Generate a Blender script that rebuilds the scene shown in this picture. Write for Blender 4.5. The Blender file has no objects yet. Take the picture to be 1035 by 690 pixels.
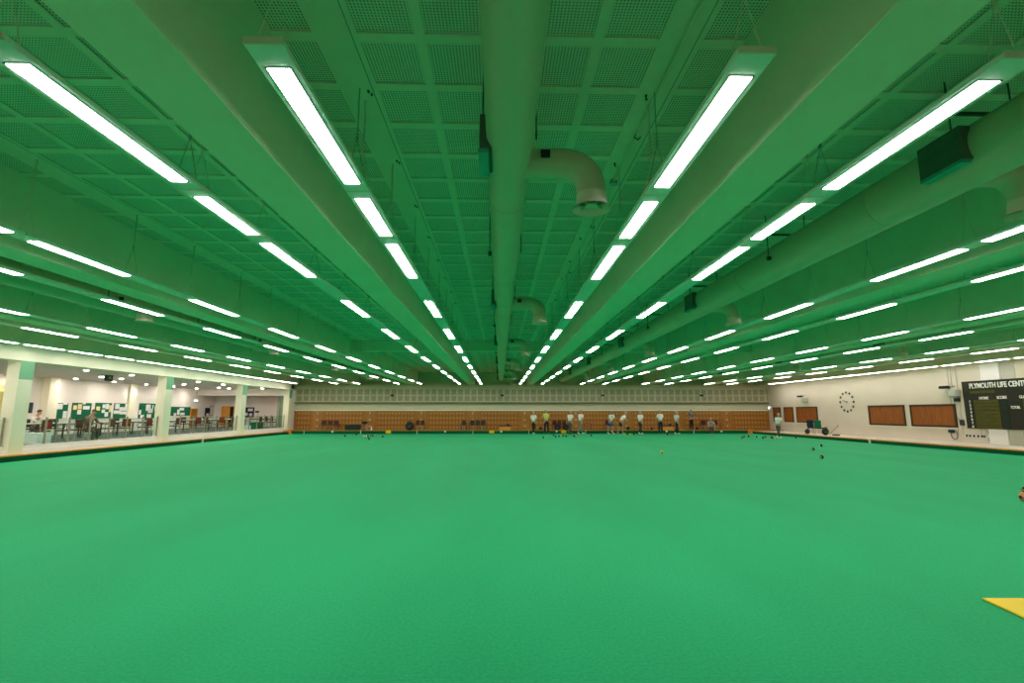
import bpy, bmesh, math, random
from mathutils import Vector, Matrix
random.seed(7)
S = bpy.context.scene
COL = S.collection
PI = math.pi
# ------------------------------------------------------------------ camera, world, exposure
FPX = 489.0
PITCH = math.atan(72 / FPX)
YAW = math.atan(12.5 * math.cos(PITCH) / FPX)
EYE = 1.62                       # camera height above the green
cam = bpy.data.cameras.new('camera')
cam.sensor_width = 36.0
cam.lens = FPX / 1035 * 36.0
cam.clip_start, cam.clip_end = 0.05, 200
camo = bpy.data.objects.new('camera', cam)
COL.objects.link(camo)
camo.location = (0, 0, EYE)
camo.rotation_euler = (PI / 2 + PITCH, 0, -YAW)
S.camera = camo
LIGHT = 25.5                     # radiance of the ceiling light diffusers
DROP = .009                      # how far the diffusers stand below their housings
SPOT = 430.0                      # radiance of the gallery downlights
w = bpy.data.worlds.new('world'); S.world = w; w.use_nodes = True
w.node_tree.nodes['Background'].inputs[0].default_value = (0.5, 0.55, 0.6, 1)
w.node_tree.nodes['Background'].inputs[1].default_value = 0.02
S.view_settings.view_transform = 'Standard'
S.view_settings.look = 'None'
S.view_settings.exposure = 0.0
S.view_settings.gamma = 1.0
S.view_settings.use_curve_mapping = False
S.cycles.use_denoising = True
S.cycles.max_bounces = 8
S.cycles.diffuse_bounces = 5
S.cycles.glossy_bounces = 3
S.cycles.caustics_reflective = False
S.cycles.sample_clamp_indirect = 8


def ray(px, py):
    a = (px - 517.5) / FPX; b = (345 - py) / FPX
    fy = math.cos(PITCH) - b * math.sin(PITCH); uz = math.sin(PITCH) + b * math.cos(PITCH)
    X = a * math.cos(YAW) + fy * math.sin(YAW); Y = -a * math.sin(YAW) + fy * math.cos(YAW)
    return X / Y, uz / Y


def onY(px, py, Y):              # point of the photo on the plane y = Y
    a, b = ray(px, py); return Vector((a * Y, Y, b * Y + EYE))


def onX(px, py, X):
    a, b = ray(px, py); Y = X / a; return Vector((X, Y, b * Y + EYE))


def onZ(px, py, z):
    a, b = ray(px, py); Y = (z - EYE) / b; return Vector((a * Y, Y, z))


def seen(p):                     # is a world point inside the photo's frame
    d = Vector(p) - Vector((0, 0, EYE))
    f = Vector((math.sin(YAW) * math.cos(PITCH), math.cos(YAW) * math.cos(PITCH), math.sin(PITCH)))
    r = Vector((math.cos(YAW), -math.sin(YAW), 0)); u = r.cross(f)
    z = d.dot(f)
    if z < .1: return False
    x = 517.5 + FPX * d.dot(r) / z; y = 345 - FPX * d.dot(u) / z
    return -2 < x < 1037 and -2 < y < 692


# ------------------------------------------------------------------ materials
def nm(name):
    m = bpy.data.materials.new(name); m.use_nodes = True
    return m, m.node_tree, m.node_tree.nodes['Principled BSDF']


def paint(name, rgb, rough=.6, var=.05, scale=6, metal=0, bump=0, spec=.3):
    m, t, b = nm(name)
    n = t.nodes; l = t.links
    tc = n.new('ShaderNodeTexCoord'); no = n.new('ShaderNodeTexNoise')
    no.inputs['Scale'].default_value = scale; no.inputs['Detail'].default_value = 4
    l.new(tc.outputs['Object'], no.inputs['Vector'])
    cr = n.new('ShaderNodeValToRGB')
    cr.color_ramp.elements[0].position = .3; cr.color_ramp.elements[1].position = .7
    cr.color_ramp.elements[0].color = (*[max(0, c * (1 - var)) for c in rgb], 1)
    cr.color_ramp.elements[1].color = (*[min(1, c * (1 + var)) for c in rgb], 1)
    l.new(no.outputs['Fac'], cr.inputs['Fac']); l.new(cr.outputs['Color'], b.inputs['Base Color'])
    b.inputs['Roughness'].default_value = rough; b.inputs['Metallic'].default_value = metal
    b.inputs['Specular IOR Level'].default_value = spec
    if bump:
        bp = n.new('ShaderNodeBump'); bp.inputs['Strength'].default_value = bump; bp.inputs['Distance'].default_value = .005
        n2 = n.new('ShaderNodeTexNoise'); n2.inputs['Scale'].default_value = scale * 12
        l.new(tc.outputs['Object'], n2.inputs['Vector'])
        l.new(n2.outputs['Fac'], bp.inputs['Height']); l.new(bp.outputs['Normal'], b.inputs['Normal'])
    return m


def wood(name, rgb, scale=3.0, rough=.45):
    m, t, b = nm(name); n = t.nodes; l = t.links
    tc = n.new('ShaderNodeTexCoord'); mp = n.new('ShaderNodeMapping')
    mp.inputs['Scale'].default_value = (6, 6, .7)
    no = n.new('ShaderNodeTexNoise'); no.inputs['Scale'].default_value = scale; no.inputs['Detail'].default_value = 6
    no.inputs['Distortion'].default_value = .6
    l.new(tc.outputs['Object'], mp.inputs['Vector']); l.new(mp.outputs['Vector'], no.inputs['Vector'])
    cr = n.new('ShaderNodeValToRGB')
    cr.color_ramp.elements[0].position = .3; cr.color_ramp.elements[1].position = .72
    cr.color_ramp.elements[0].color = (*[c * .72 for c in rgb], 1)
    cr.color_ramp.elements[1].color = (*[min(1, c * 1.2) for c in rgb], 1)
    l.new(no.outputs['Fac'], cr.inputs['Fac']); l.new(cr.outputs['Color'], b.inputs['Base Color'])
    b.inputs['Roughness'].default_value = rough; b.inputs['Specular IOR Level'].default_value = .3
    return m


def emit(name, rgb, s):
    m, t, b = nm(name)
    b.inputs['Base Color'].default_value = (.8, .8, .8, 1)
    b.inputs['Emission Color'].default_value = (*rgb, 1); b.inputs['Emission Strength'].default_value = s
    return m


def perforated(name, rgb, pitch, hole):
    """white board pierced by a square grid of small round holes, laid out in the mesh's own UVs (metres)"""
    m, t, b = nm(name); n = t.nodes; l = t.links
    uv = n.new('ShaderNodeUVMap'); uv.uv_map = 'UVMap'
    sp = n.new('ShaderNodeSeparateXYZ'); l.new(uv.outputs['UV'], sp.inputs['Vector'])

    def M(op, a, bb=None):
        q = n.new('ShaderNodeMath'); q.operation = op
        for i, v in enumerate((a, bb)):
            if v is None: continue
            if isinstance(v, (int, float)): q.inputs[i].default_value = v
            else: l.new(v, q.inputs[i])
        return q.outputs[0]
    fx = M('SUBTRACT', M('FRACT', M('DIVIDE', sp.outputs['X'], pitch)), .5)
    fy = M('SUBTRACT', M('FRACT', M('DIVIDE', sp.outputs['Y'], pitch)), .5)
    d = M('SQRT', M('ADD', M('MULTIPLY', fx, fx), M('MULTIPLY', fy, fy)))
    msk = M('LESS_THAN', d, hole)
    mx = n.new('ShaderNodeMixRGB'); l.new(msk, mx.inputs['Fac'])
    mx.inputs['Color1'].default_value = (*rgb, 1); mx.inputs['Color2'].default_value = (.07, .06, .05, 1)
    l.new(mx.outputs['Color'], b.inputs['Base Color']); b.inputs['Roughness'].default_value = .8
    b.inputs['Specular IOR Level'].default_value = .15
    return m


def carpet(name, rgb, rgb2):
    m, t, b = nm(name); n = t.nodes; l = t.links
    tc = n.new('ShaderNodeTexCoord')
    big = n.new('ShaderNodeTexNoise'); big.inputs['Scale'].default_value = .35; big.inputs['Detail'].default_value = 3
    mp = n.new('ShaderNodeMapping'); mp.inputs['Scale'].default_value = (1.6, .45, 1)
    l.new(tc.outputs['Object'], mp.inputs['Vector']); l.new(mp.outputs['Vector'], big.inputs['Vector'])
    fine = n.new('ShaderNodeTexNoise'); fine.inputs['Scale'].default_value = 38; fine.inputs['Detail'].default_value = 5
    l.new(tc.outputs['Object'], fine.inputs['Vector'])
    ad = n.new('ShaderNodeMath'); ad.operation = 'MULTIPLY_ADD'; ad.inputs[1].default_value = .4
    l.new(big.outputs['Fac'], ad.inputs[0])
    m2 = n.new('ShaderNodeMath'); m2.operation = 'MULTIPLY'; m2.inputs[1].default_value = .6
    l.new(fine.outputs['Fac'], m2.inputs[0]); l.new(m2.outputs[0], ad.inputs[2])
    cr = n.new('ShaderNodeValToRGB'); cr.color_ramp.elements[0].position = .3; cr.color_ramp.elements[1].position = .7
    cr.color_ramp.elements[0].color = (*rgb, 1); cr.color_ramp.elements[1].color = (*rgb2, 1)
    l.new(ad.outputs[0], cr.inputs['Fac']); l.new(cr.outputs['Color'], b.inputs['Base Color'])
    bp = n.new('ShaderNodeBump'); bp.inputs['Strength'].default_value = .5; bp.inputs['Distance'].default_value = .004
    l.new(fine.outputs['Fac'], bp.inputs['Height']); l.new(bp.outputs['Normal'], b.inputs['Normal'])
    b.inputs['Roughness'].default_value = .7; b.inputs['Specular IOR Level'].default_value = .15
    b.inputs['Sheen Weight'].default_value = .0
    return m


GREEN = carpet('green baize carpet', (.003, .30, .098), (.012, .44, .166))
BANK = paint('dark green felt', (.004, .115, .045), .9, .15, 20, bump=.4, spec=.1)
CEIL = paint('white ceiling board', (.80, .69, .53), .8, .03, 2, spec=.1)
PERF = perforated('perforated ceiling tile', (.78, .67, .52), .0306, .25)
PERFW = perforated('perforated wall tile', (.40, .36, .24), .05, .2)
BEAMM = paint('white plaster beam', (.82, .72, .55), .8, .03, 1.5, spec=.1)
WALL = paint('cream wall paint', (.72, .61, .48), .7, .03, 1.0, spec=.15)
WALLW = paint('white wall paint', (.86, .78, .72), .7, .02, 1.0, spec=.15)
FASC = paint('cream fascia paint', (.84, .78, .60), .7, .02, 1.0, spec=.15)
OLIVE = paint('olive cream panel', (.60, .55, .38), .7, .03, 1.0, spec=.15)
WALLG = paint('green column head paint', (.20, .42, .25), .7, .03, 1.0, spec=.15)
GCEIL = paint('gallery ceiling paint', (.78, .72, .67), .8, .03, 1.0, spec=.1)
GFLOOR = paint('gallery carpet', (.10, .12, .11), .9, .15, 8)
DUCT = paint('white painted duct metal', (.62, .49, .34), .45, .03, 1.5, spec=.35)
HOUS = paint('white enamel housing', (.72, .74, .66), .5, .02, 3)
CREAM = paint('cream end cap', (.75, .62, .48), .5, .02, 3)
DARK = paint('black plastic', (.012, .012, .013), .5, .1, 8)
DGREY = paint('dark grey metal', (.05, .06, .055), .5, .1, 8, metal=.3)
STEEL = paint('brushed steel', (.45, .43, .38), .4, .05, 8, metal=.6)
TANST = paint('bronze steel post', (.32, .27, .19), .45, .05, 8, metal=.3)
LOCKW = wood('orange locker wood', (.42, .165, .02), 2.5)
LOCKP = wood('locker end panel wood', (.44, .185, .03), 2.0)
TIMB = wood('honey timber edging', (.82, .36, .05), 3)
BROWN = wood('brown timber shutter', (.30, .085, .010), 3.0, .6)
BRFR = paint('dark brown frame', (.055, .028, .010), .5, .1, 8)
SEATR = wood('dark red brown seat wood', (.085, .022, .008), 4)
TBROWN = wood('brown chair wood', (.09, .045, .022), 4)
RED = paint('red fabric', (.60, .012, .012), .8, .1, 8)
YEL = paint('yellow marker', (.95, .60, .0), .5, .03, 3)
ORNG = paint('orange marker', (.85, .25, .01), .5, .03, 3)
WHT = paint('white plastic', (.85, .85, .80), .5, .02, 8)
DOT = paint('pale number disc', (.42, .40, .34), .45, .05, 8)
DOTD = paint('dark number disc', (.05, .06, .09), .45, .05, 8)
BOARDG = paint('green baize board', (.006, .14, .06), .9, .1, 20)
BOARDN = paint('navy board', (.012, .02, .05), .8, .1, 20)
PAPER = paint('white paper', (.80, .80, .78), .8, .04, 10)
PAPERY = paint('yellow paper', (.80, .68, .30), .8, .04, 10)
SBOARD = paint('black scoreboard panel', (.022, .017, .008), .5, .15, 4)
FLAP = paint('olive score flap', (.075, .068, .003), .6, .35, 30)
FLAPD = paint('dark green score flap', (.012, .022, .012), .6, .2, 20)
LETTER = paint('white lettering', (.88, .85, .74), .5, .02, 10)
LAMP = emit('lit diffuser', (1.0, .975, .95), LIGHT)
SPOTM = emit('lit downlight lens', (1.0, .93, .82), SPOT)
GREENE = emit('lit exit sign panel', (.9, 1, .85), 1.3)
SIGNG = paint('exit sign green', (.02, .30, .05), .5, .02, 4)
SKIN = paint('skin', (.48, .26, .17), .55, .06, 12)
EYEM = paint('dark eye', (.02, .015, .012), .2, .05, 12)
HAIRG = paint('grey hair', (.42, .40, .37), .8, .15, 40)
HAIRB = paint('brown hair', (.10, .055, .03), .8, .15, 40)
m, t, b = nm('clear balustrade glass')
b.inputs['Base Color'].default_value = (.85, .95, .9, 1); b.inputs['Roughness'].default_value = .02
b.inputs['Transmission Weight'].default_value = 1; b.inputs['IOR'].default_value = 1.02
b.inputs['Specular IOR Level'].default_value = .5
GLASS = m
_tr = t.nodes.new('ShaderNodeBsdfTransparent'); _tr.inputs[0].default_value = (.86, .95, .91, 1)
_gl = t.nodes.new('ShaderNodeBsdfGlossy'); _gl.inputs['Roughness'].default_value = .03
_mx = t.nodes.new('ShaderNodeMixShader'); _mx.inputs[0].default_value = .05
t.links.new(_tr.outputs[0], _mx.inputs[1]); t.links.new(_gl.outputs[0], _mx.inputs[2])
t.links.new(_mx.outputs[0], t.nodes['Material Output'].inputs['Surface'])


# ------------------------------------------------------------------ mesh helpers
class MB:
    def __init__(s): s.bm = bmesh.new(); s.uv = None

    def box(s, x0, x1, y0, y1, z0, z1, bev=0):
        r = bmesh.ops.create_cube(s.bm, size=1)
        vs = r['verts']
        for v in vs:
            v.co = Vector(((x0 + x1) / 2 + v.co.x * (x1 - x0), (y0 + y1) / 2 + v.co.y * (y1 - y0), (z0 + z1) / 2 + v.co.z * (z1 - z0)))
        if bev:
            es = list({e for v in vs for e in v.link_edges})
            bmesh.ops.bevel(s.bm, geom=es, offset=bev, segments=2, affect='EDGES', profile=.5)
        return s

    def cyl(s, p0, p1, r0, r1=None, n=12, caps=True):
        r1 = r0 if r1 is None else r1
        p0 = Vector(p0); p1 = Vector(p1); d = p1 - p0
        q = d.to_track_quat('Z', 'Y').to_matrix().to_4x4()
        bmesh.ops.create_cone(s.bm, cap_ends=caps, segments=n, radius1=r0, radius2=r1, depth=d.length,
                              matrix=Matrix.Translation((p0 + p1) / 2) @ q)
        return s

    def tube(s, pts, rad, n=12, caps=True):
        """swept round tube with mitred bends"""
        pts = [Vector(p) for p in pts]
        if not isinstance(rad, (list, tuple)): rad = [rad] * len(pts)
        rings = []
        up = Vector((0, 0, 1))
        d0 = (pts[1] - pts[0]).normalized()
        if abs(d0.dot(up)) > .95: up = Vector((0, 1, 0))
        a = d0.cross(up).normalized()
        for i, p in enumerate(pts):
            if i == 0: d = (pts[1] - pts[0])
            elif i == len(pts) - 1: d = pts[-1] - pts[-2]
            else: d = (pts[i + 1] - pts[i]).normalized() + (pts[i] - pts[i - 1]).normalized()
            d.normalize()
            a = (a - d * a.dot(d)).normalized(); bb = d.cross(a)
            rings.append([s.bm.verts.new(p + (a * math.cos(2 * PI * k / n) + bb * math.sin(2 * PI * k / n)) * rad[i]) for k in range(n)])
        for i in range(len(rings) - 1):
            for k in range(n):
                s.bm.faces.new((rings[i][k], rings[i][(k + 1) % n], rings[i + 1][(k + 1) % n], rings[i + 1][k]))
        if caps:
            s.bm.faces.new(rings[0][::-1]); s.bm.faces.new(rings[-1])
        return s

    def ball(s, c, r, sc=(1, 1, 1), u=16, v=10):
        bmesh.ops.create_uvsphere(s.bm, u_segments=u, v_segments=v, radius=r,
                                  matrix=Matrix.Translation(c) @ Matrix.Diagonal((*sc, 1)))
        return s

    def poly(s, pts):
        return s.bm.faces.new([s.bm.verts.new(p) for p in pts])

    def prism(s, pts, ax, a0, a1):
        """closed outline extruded along an axis; pts are 2-D in the other two axes (in x,y,z order)"""
        def P(q, a):
            q = list(q); q.insert(ax, a); return Vector(q)
        A = [s.bm.verts.new(P(q, a0)) for q in pts]; B = [s.bm.verts.new(P(q, a1)) for q in pts]
        k = len(pts)
        s.bm.faces.new(A); s.bm.faces.new(B[::-1])
        for i in range(k): s.bm.faces.new((A[i], B[i], B[(i + 1) % k], A[(i + 1) % k]))
        return s

    def xf(s, M): bmesh.ops.transform(s.bm, matrix=M, verts=s.bm.verts); return s

    def build(s, name, mat, parent=None, smooth=False):
        bmesh.ops.recalc_face_normals(s.bm, faces=s.bm.faces)
        me = bpy.data.meshes.new(name); s.bm.to_mesh(me); s.bm.free()
        if smooth:
            for p in me.polygons: p.use_smooth = True
            try: me.set_sharp_from_angle(angle=.7)
            except Exception: pass
        me.materials.append(mat)
        o = bpy.data.objects.new(name, me); COL.objects.link(o)
        if parent: o.parent = parent
        return o


def tag(o, label, cat, group=None, kind=None):
    o['label'] = label; o['category'] = cat
    if group: o['group'] = group
    if kind: o['kind'] = kind
    return o


def thing(name, label, cat, loc=(0, 0, 0), rz=0, group=None):
    o = bpy.data.objects.new(name, None); COL.objects.link(o); o.empty_display_size = .1
    o.location = loc; o.rotation_euler = (0, 0, rz)
    return tag(o, label, cat, group)


def struct(name, mb, mat, parent=None, label=None):
    o = mb.build(name, mat, parent); o['kind'] = 'structure'
    if label: o['label'] = label
    return o


KIDS = {}


def dup(o, parent=None):
    c = o.copy(); COL.objects.link(c); c.parent = parent
    for ch in KIDS.get(o.name, None) or list(o.children):
        dup(ch, c)
    return c


ORD = ['first', 'second', 'third', 'fourth', 'fifth', 'sixth', 'seventh', 'eighth', 'ninth', 'tenth', 'eleventh', 'twelfth',
       'thirteenth', 'fourteenth', 'fifteenth', 'sixteenth', 'seventeenth', 'eighteenth', 'nineteenth', 'twentieth',
       'twenty-first', 'twenty-second', 'twenty-third', 'twenty-fourth', 'twenty-fifth']

# ------------------------------------------------------------------ main dimensions (z above the green)
XL, XR = -16.3, 19.9             # edges of the green
YF = 38.4                        # far edge of the green
YN = -1.2                        # near wall
WX = 22.8                        # right wall
WY = 41.25                       # far wall
ZC = EYE + 3.42                  # ceiling
ZB = EYE + 2.32                  # underside of the beams
ZL = EYE + 2.30                  # face of the lights
BEAMS = [-12.12, -7.22, -2.36, 2.53, 7.49, 12.56, 17.70]
BAYS = [-14.6, -9.67, -4.79, .08, 5.06, 10.02, 15.13, 20.2]
ROWS = [-16.15, -13.0, -11.25, -8.1, -6.33, -3.22, -1.5, 1.66, 3.42, 6.58, 8.4, 11.62, 13.5, 16.75, 18.6, 21.9]

# ------------------------------------------------------------------ floor, ditch, banks
o = struct('floor', MB().box(XL, XR, YN, YF, -.06, 0), GREEN, label='bright green bowling carpet')
ditch = MB()
ditch.box(XL - .3, XR + .3, YF, YF + .35, -.16, -.08); ditch.box(XL - .3, XL, YN, YF, -.16, -.08); ditch.box(XR, XR + .3, YN, YF, -.16, -.08)
struct('trim_1', ditch, BANK, label='dark green felt ditch around the green')
ZS, ZF = EYE - 1.43, EYE - 1.365  # tops of side and far banks
bk = MB(); bk.box(XL - .42, XL - .25, YN, YF + .3, -.16, ZS - .025)
struct('trim_2', bk, BANK, label='dark green felt bank along the left edge')
bk = MB(); bk.box(XR + .25, XR + .42, YN, YF + .3, -.16, ZS - .025)
struct('trim_3', bk, BANK, label='dark green felt bank along the right edge')
bk = MB(); bk.box(XL - .25, XR + .25, YF + .3, YF + .47, -.16, ZF - .03)
struct('trim_4', bk, BANK, label='dark green felt bank along the far end')
tb = MB(); tb.box(XL - .50, XL - .21, YN, YF + .28, ZS - .04, ZS + .005, .006)
struct('trim_5', tb, TIMB, label='honey timber edging on the left bank')
tb = MB(); tb.box(XR + .21, XR + .50, YN, YF + .28, ZS - .04, ZS + .005, .006)
struct('trim_6', tb, TIMB, label='honey timber edging on the right bank')
tb = MB(); tb.box(XL - .44, XR + .44, YF + .28, YF + .5, ZF - .03, ZF, .006)
struct('trim_7', tb, TIMB, label='honey timber edging on the far bank')
PLAT = paint('platform carpet', (.30, .16, .06), .8, .1, 6)
PLATW = paint('pale walkway vinyl', (.70, .63, .54), .6, .04, 3)
struct('floor_far_platform', MB().box(XL - 1.5, WX, YF + .5, WY, -.2, ZF - .03), PLAT, label='narrow platform in front of the lockers')
struct('floor_right_platform', MB().box(XR + .44, WX, YN, YF + .5, -.2, ZS - .02), PLATW, label='pale walkway along the right wall')

# ------------------------------------------------------------------ ceiling: boards, ribs, planks
uvm = bmesh.new(); uvl = uvm.loops.layers.uv.new('UVMap')
edges = [-17.4] + [(BAYS[i] + BAYS[i + 1]) / 2 for i in range(len(BAYS) - 1)] + [WX]
edges = [-17.4] + BEAMS + [WX]
for i, xc in enumerate(BAYS):
    x0, x1 = edges[i], edges[i + 1]
    vs = [uvm.verts.new(p) for p in ((x0, YN, ZC + .02), (x1, YN, ZC + .02), (x1, WY, ZC + .02), (x0, WY, ZC + .02))]
    f = uvm.faces.new(vs)
    for lp in f.loops: lp[uvl].uv = (lp.vert.co.x - xc, lp.vert.co.y - 4.10)
me = bpy.data.meshes.new('ceiling'); uvm.to_mesh(me); uvm.free(); me.materials.append(PERF)
o = bpy.data.objects.new('ceiling', me); COL.objects.link(o); o['kind'] = 'structure'
o['label'] = 'white perforated acoustic tile ceiling'
rb = MB()
for i, xc in enumerate(BAYS):
    x0, x1 = edges[i], edges[i + 1]
    for u0, u1 in ((.18, .25), (.775, .87), (1.39, 1.80), (2.32, 2.62)):
        for sg in (-1, 1):
            a, bq = sorted((xc + sg * u0, xc + sg * u1)); a = max(a, x0); bq = min(bq, x1)
            if bq > a: rb.box(a, bq, YN, WY, ZC, ZC + .015)
k = 0
y = 4.04 - .69 * 7
while y < WY:
    rb.box(-17.4, WX, y - .055, y + .055, ZC + .001, ZC + .016); y += .69
struct('ceiling_ribs', rb, CEIL, label='solid white ribs and planks between the perforated tiles')
gr = MB()
for xc in BAYS:
    for u in (-1.45, 1.74): gr.box(xc + u - .004, xc + u + .004, YN, WY, ZC - .001, ZC + .004)
struct('ceiling_joints', gr, paint('grey joint', (.2, .18, .15), .8), label='thin dark joints along the ceiling planks')
for i, xb in enumerate(BEAMS):
    struct('ceiling_beam', MB().box(xb - .26, xb + .26, YN, WY, ZB, ZC + .3, .008), BEAMM, label='deep white ceiling beam running the length of the hall')
struct('ceiling_beam', MB().box(-17.4, -16.88, YN, WY, ZB, ZC + .3), BEAMM, label='edge beam above the left fascia')
struct('ceiling_beam', MB().box(WX - .3, WX + .2, YN, WY, ZB, ZC + .3), BEAMM, label='edge beam above the right wall')
for (ya, zz) in ((23.1, 2.93),):
    for i in range(len(BAYS)):
        x0 = -16.88 if i == 0 else BEAMS[i - 1] + .26
        x1 = WX - .3 if i == len(BAYS) - 1 else BEAMS[i] - .26
        struct('cross_beam', MB().box(x0, x1, ya, ya + .45, EYE + zz, ZC + .01), BEAMM, label='shallow cross beam between two long beams')

# ------------------------------------------------------------------ walls
struct('wall_back', MB().box(-27, WX + .4, YN - .2, YN, -.2, ZC + .3), WALLW, label='wall behind the camera')
struct('wall_far', MB().box(-17.3, WX + .4, WY, WY + .2, -.2, ZC + .3), OLIVE, label='olive cream far wall above the lockers')
rw = MB()
rw.box(WX, WX + .25, YN, WY + .2, -.2, ZC + .3)
struct('wall_right', rw, WALL, label='cream painted right wall')
# acoustic band on the far wall
ub = bmesh.new(); ul = ub.loops.layers.uv.new('UVMap')
yp = WY - .42
vs = [ub.verts.new(p) for p in ((-17, yp, EYE + .9), (WX, yp, EYE + .9), (WX, yp, EYE + 2.02), (-17, yp, EYE + 2.02))]
f = ub.faces.new(vs)
for lp in f.loops: lp[ul].uv = (lp.vert.co.x, lp.vert.co.z)
me = bpy.data.meshes.new('t'); ub.to_mesh(me); ub.free(); me.materials.append(PERFW)
o = bpy.data.objects.new('trim_8', me); COL.objects.link(o); o['kind'] = 'structure'; o['label'] = 'perforated acoustic tiles on the far wall'
g = MB()
x = -16.9
while x < WX: g.box(x - .07, x + .07, yp - .02, yp, EYE + .9, EYE + 2.02); x += .556
for z in (.93, 1.44, 1.99): g.box(-17, WX, yp - .022, yp, EYE + z - .05, EYE + z + .05)
g.box(-17, WX, yp - .03, WY, EYE + 2.02, EYE + 2.32)
struct('trim_9', g, paint('pale olive rib paint', (.54, .50, .34), .7, .03, 2), label='pale ribs framing the acoustic tiles')
struct('trim_10', MB().box(-17, WX, yp - .10, WY, EYE + .75, EYE + .86), paint('brown ledge', (.20, .16, .08), .6, .1, 5), label='brown ledge under the acoustic band')
struct('trim_11', MB().box(-17, WX, yp + .10, WY, EYE + .17, EYE + .75), OLIVE, label='smooth olive cream band above the lockers')
struct('trim_12', MB().box(-17, WX, yp - .06, WY, EYE + .15, EYE + .22), FASC, label='pale capping strip on top of the lockers')

# ------------------------------------------------------------------ lockers along the far wall
LY = yp - .02
ZLT, ZLB = EYE + .15, ZF - .03
dw = .2803; rowz = [-.02, -.43, -.86, -1.24]
pil = [onY(px, 420, LY).x for px in (321, 374, 426, 478, 530.3, 582, 633, 685, 734.5)]
door_b = MB(); door_b.box(.008, dw - .008, -.014, 0, .012, .388, .004)
lock_door = door_b.build('locker_door', LOCKW); DOOR_ME = lock_door.data; bpy.data.objects.remove(lock_door)
db = MB(); db.cyl((0, -.008, 0), (0, 0, 0), .042, n=12)
d0 = db.build('number_plate', DOT); DISC_ME = d0.data; bpy.data.objects.remove(d0)
DISCD_ME = DISC_ME.copy(); DISCD_ME.materials.clear(); DISCD_ME.materials.append(DOTD)


def locker_bank(x0, n, label):
    t = thing('locker_bank', label, 'lockers', (x0, LY, ZLB), 0, 'banks of small wooden lockers on the far wall')
    MB().box(0, n * dw, 0, .40, 0, ZLT - ZLB).build('carcass', BRFR, t)
    h = (ZLT - ZLB - .02) / 4
    for r in range(4):
        for c in range(n):
            d = bpy.data.objects.new('locker_door', DOOR_ME); COL.objects.link(d); d.parent = t
            d.location = (c * dw, 0, .01 + (3 - r) * h); d.scale = (1, 1, h / .40)
            dark = c in (0, n - 1)
            q = bpy.data.objects.new('number_plate', DISCD_ME if dark else DISC_ME); COL.objects.link(q); q.parent = d
            q.location = (dw / 2, -.014, .20); q.scale = (.82, 1, .40 / h)
            if dark: q['label'] = 'dark number plate'
            d['label'] = 'small orange wood locker door'


bnds = [(-16.95, pil[0] - .36)] + [(pil[i] + .36, pil[i + 1] - .36) for i in range(len(pil) - 1)] + [(pil[-1] + .36, WX - .02)]
for i, (a, c) in enumerate(bnds):
    n = round((c - a) / dw)
    if i == 0: a = -16.93
    side = 'leftmost of the wooden locker banks, beside the end column' if i == 0 else (
        'rightmost of the wooden locker banks, in the far right corner' if i == len(bnds) - 1 else
        'orange wooden locker bank, %s from the left along the far wall' % ORD[i])
    s0 = (c - a) / (n * dw)
    nb = len(bpy.data.objects)
    locker_bank(a, n, side)
    rt = [o for o in COL.objects if o.name.startswith('locker_bank')][-1]
    rt.scale = (s0, 1, 1)
for i, x in enumerate(pil):
    t = thing('locker_end_panel', 'plain wooden panel with white discs, %s from the left between locker banks' % ORD[i], 'wall panel', (x, LY, ZLB), 0, 'plain wooden panels between locker banks')
    MB().box(-.36, .36, -.01, .40, 0, ZLT - ZLB, .004).build('panel', LOCKP, t)
    for k, z in enumerate((1.36, .82, .30)):
        c = MB(); c.cyl((0, -.01, z), (0, -.022, z), .085, n=20); c.build('disc', DOT, t)

# ------------------------------------------------------------------ left side: columns, fascia, gallery
GX = -17.05                      # gallery edge
ZG = EYE - 1.19                  # gallery floor
struct('wall_left', MB().box(-17.4, -16.88, YN, 39.8, EYE + 1.83, ZB), FASC, label='cream fascia above the gallery opening')
cw = MB(); cw.box(-17.30, -16.86, YN, 9.0, -.1, EYE + 1.83)
struct('wall_left_near', cw, WALLW, label='white wall before the gallery opening')
for i, y0 in enumerate((17.40, 24.98, 32.35, 39.45)):
    t = bpy.data.objects.new('gallery_column', None); COL.objects.link(t); t['kind'] = 'structure'
    t['label'] = 'square cream column carrying the gallery fascia, %s from the near end' % ORD[i]
    t.location = (-17.08, y0 + .26, ZS - .09)
    H = EYE + 1.83 - (ZS - .09)
    cr = EYE + 1.17 - (ZS - .09)
    MB().box(-.22, .22, -.26, .26, 0, cr, .006).build('shaft', FASC, t)
    MB().box(-.22, .212, -.26, .262, cr, H, .0).build('shaft_head', FASC, t)
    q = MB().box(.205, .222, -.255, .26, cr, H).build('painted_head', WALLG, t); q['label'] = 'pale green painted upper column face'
struct('floor_gallery', MB().box(-26.5, GX, 6, 43, -.2, ZG), GFLOOR, label='raised gallery floor')
st = MB(); st.box(GX - .12, GX + .02, 9, 39.5, ZS - .1, ZG + .04, .01)
st.box(GX - .02, GX + .13, 9, 39.5, ZS - .1, ZG - .10, .01); st.box(XL - .8, XL - .44, YN, 39.5, -.2, ZS - .01)
struct('trim_13', st, WALLW, label='white stepped plinth below the balustrade')
struct('ceiling_gallery', MB().box(-26.5, -17.3, 6, 43, EYE + 1.86, EYE + 2.0), GCEIL, label='low white gallery ceiling')
BX = -24.3
struct('wall_gallery_back', MB().box(BX - .2, BX, 6, 43, ZG, EYE + 1.9), WALLW, label='white back wall of the gallery')
struct('wall_gallery_end', MB().box(BX, -17.3, 42.2, 42.4, ZG - .2, EYE + 1.9), WALLW, label='white end wall of the gallery')
struct('wall_gallery_near', MB().box(BX, -17.3, 8.8, 9.0, ZG - .2, EYE + 1.9), WALLW, label='near wall of the gallery')
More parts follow.
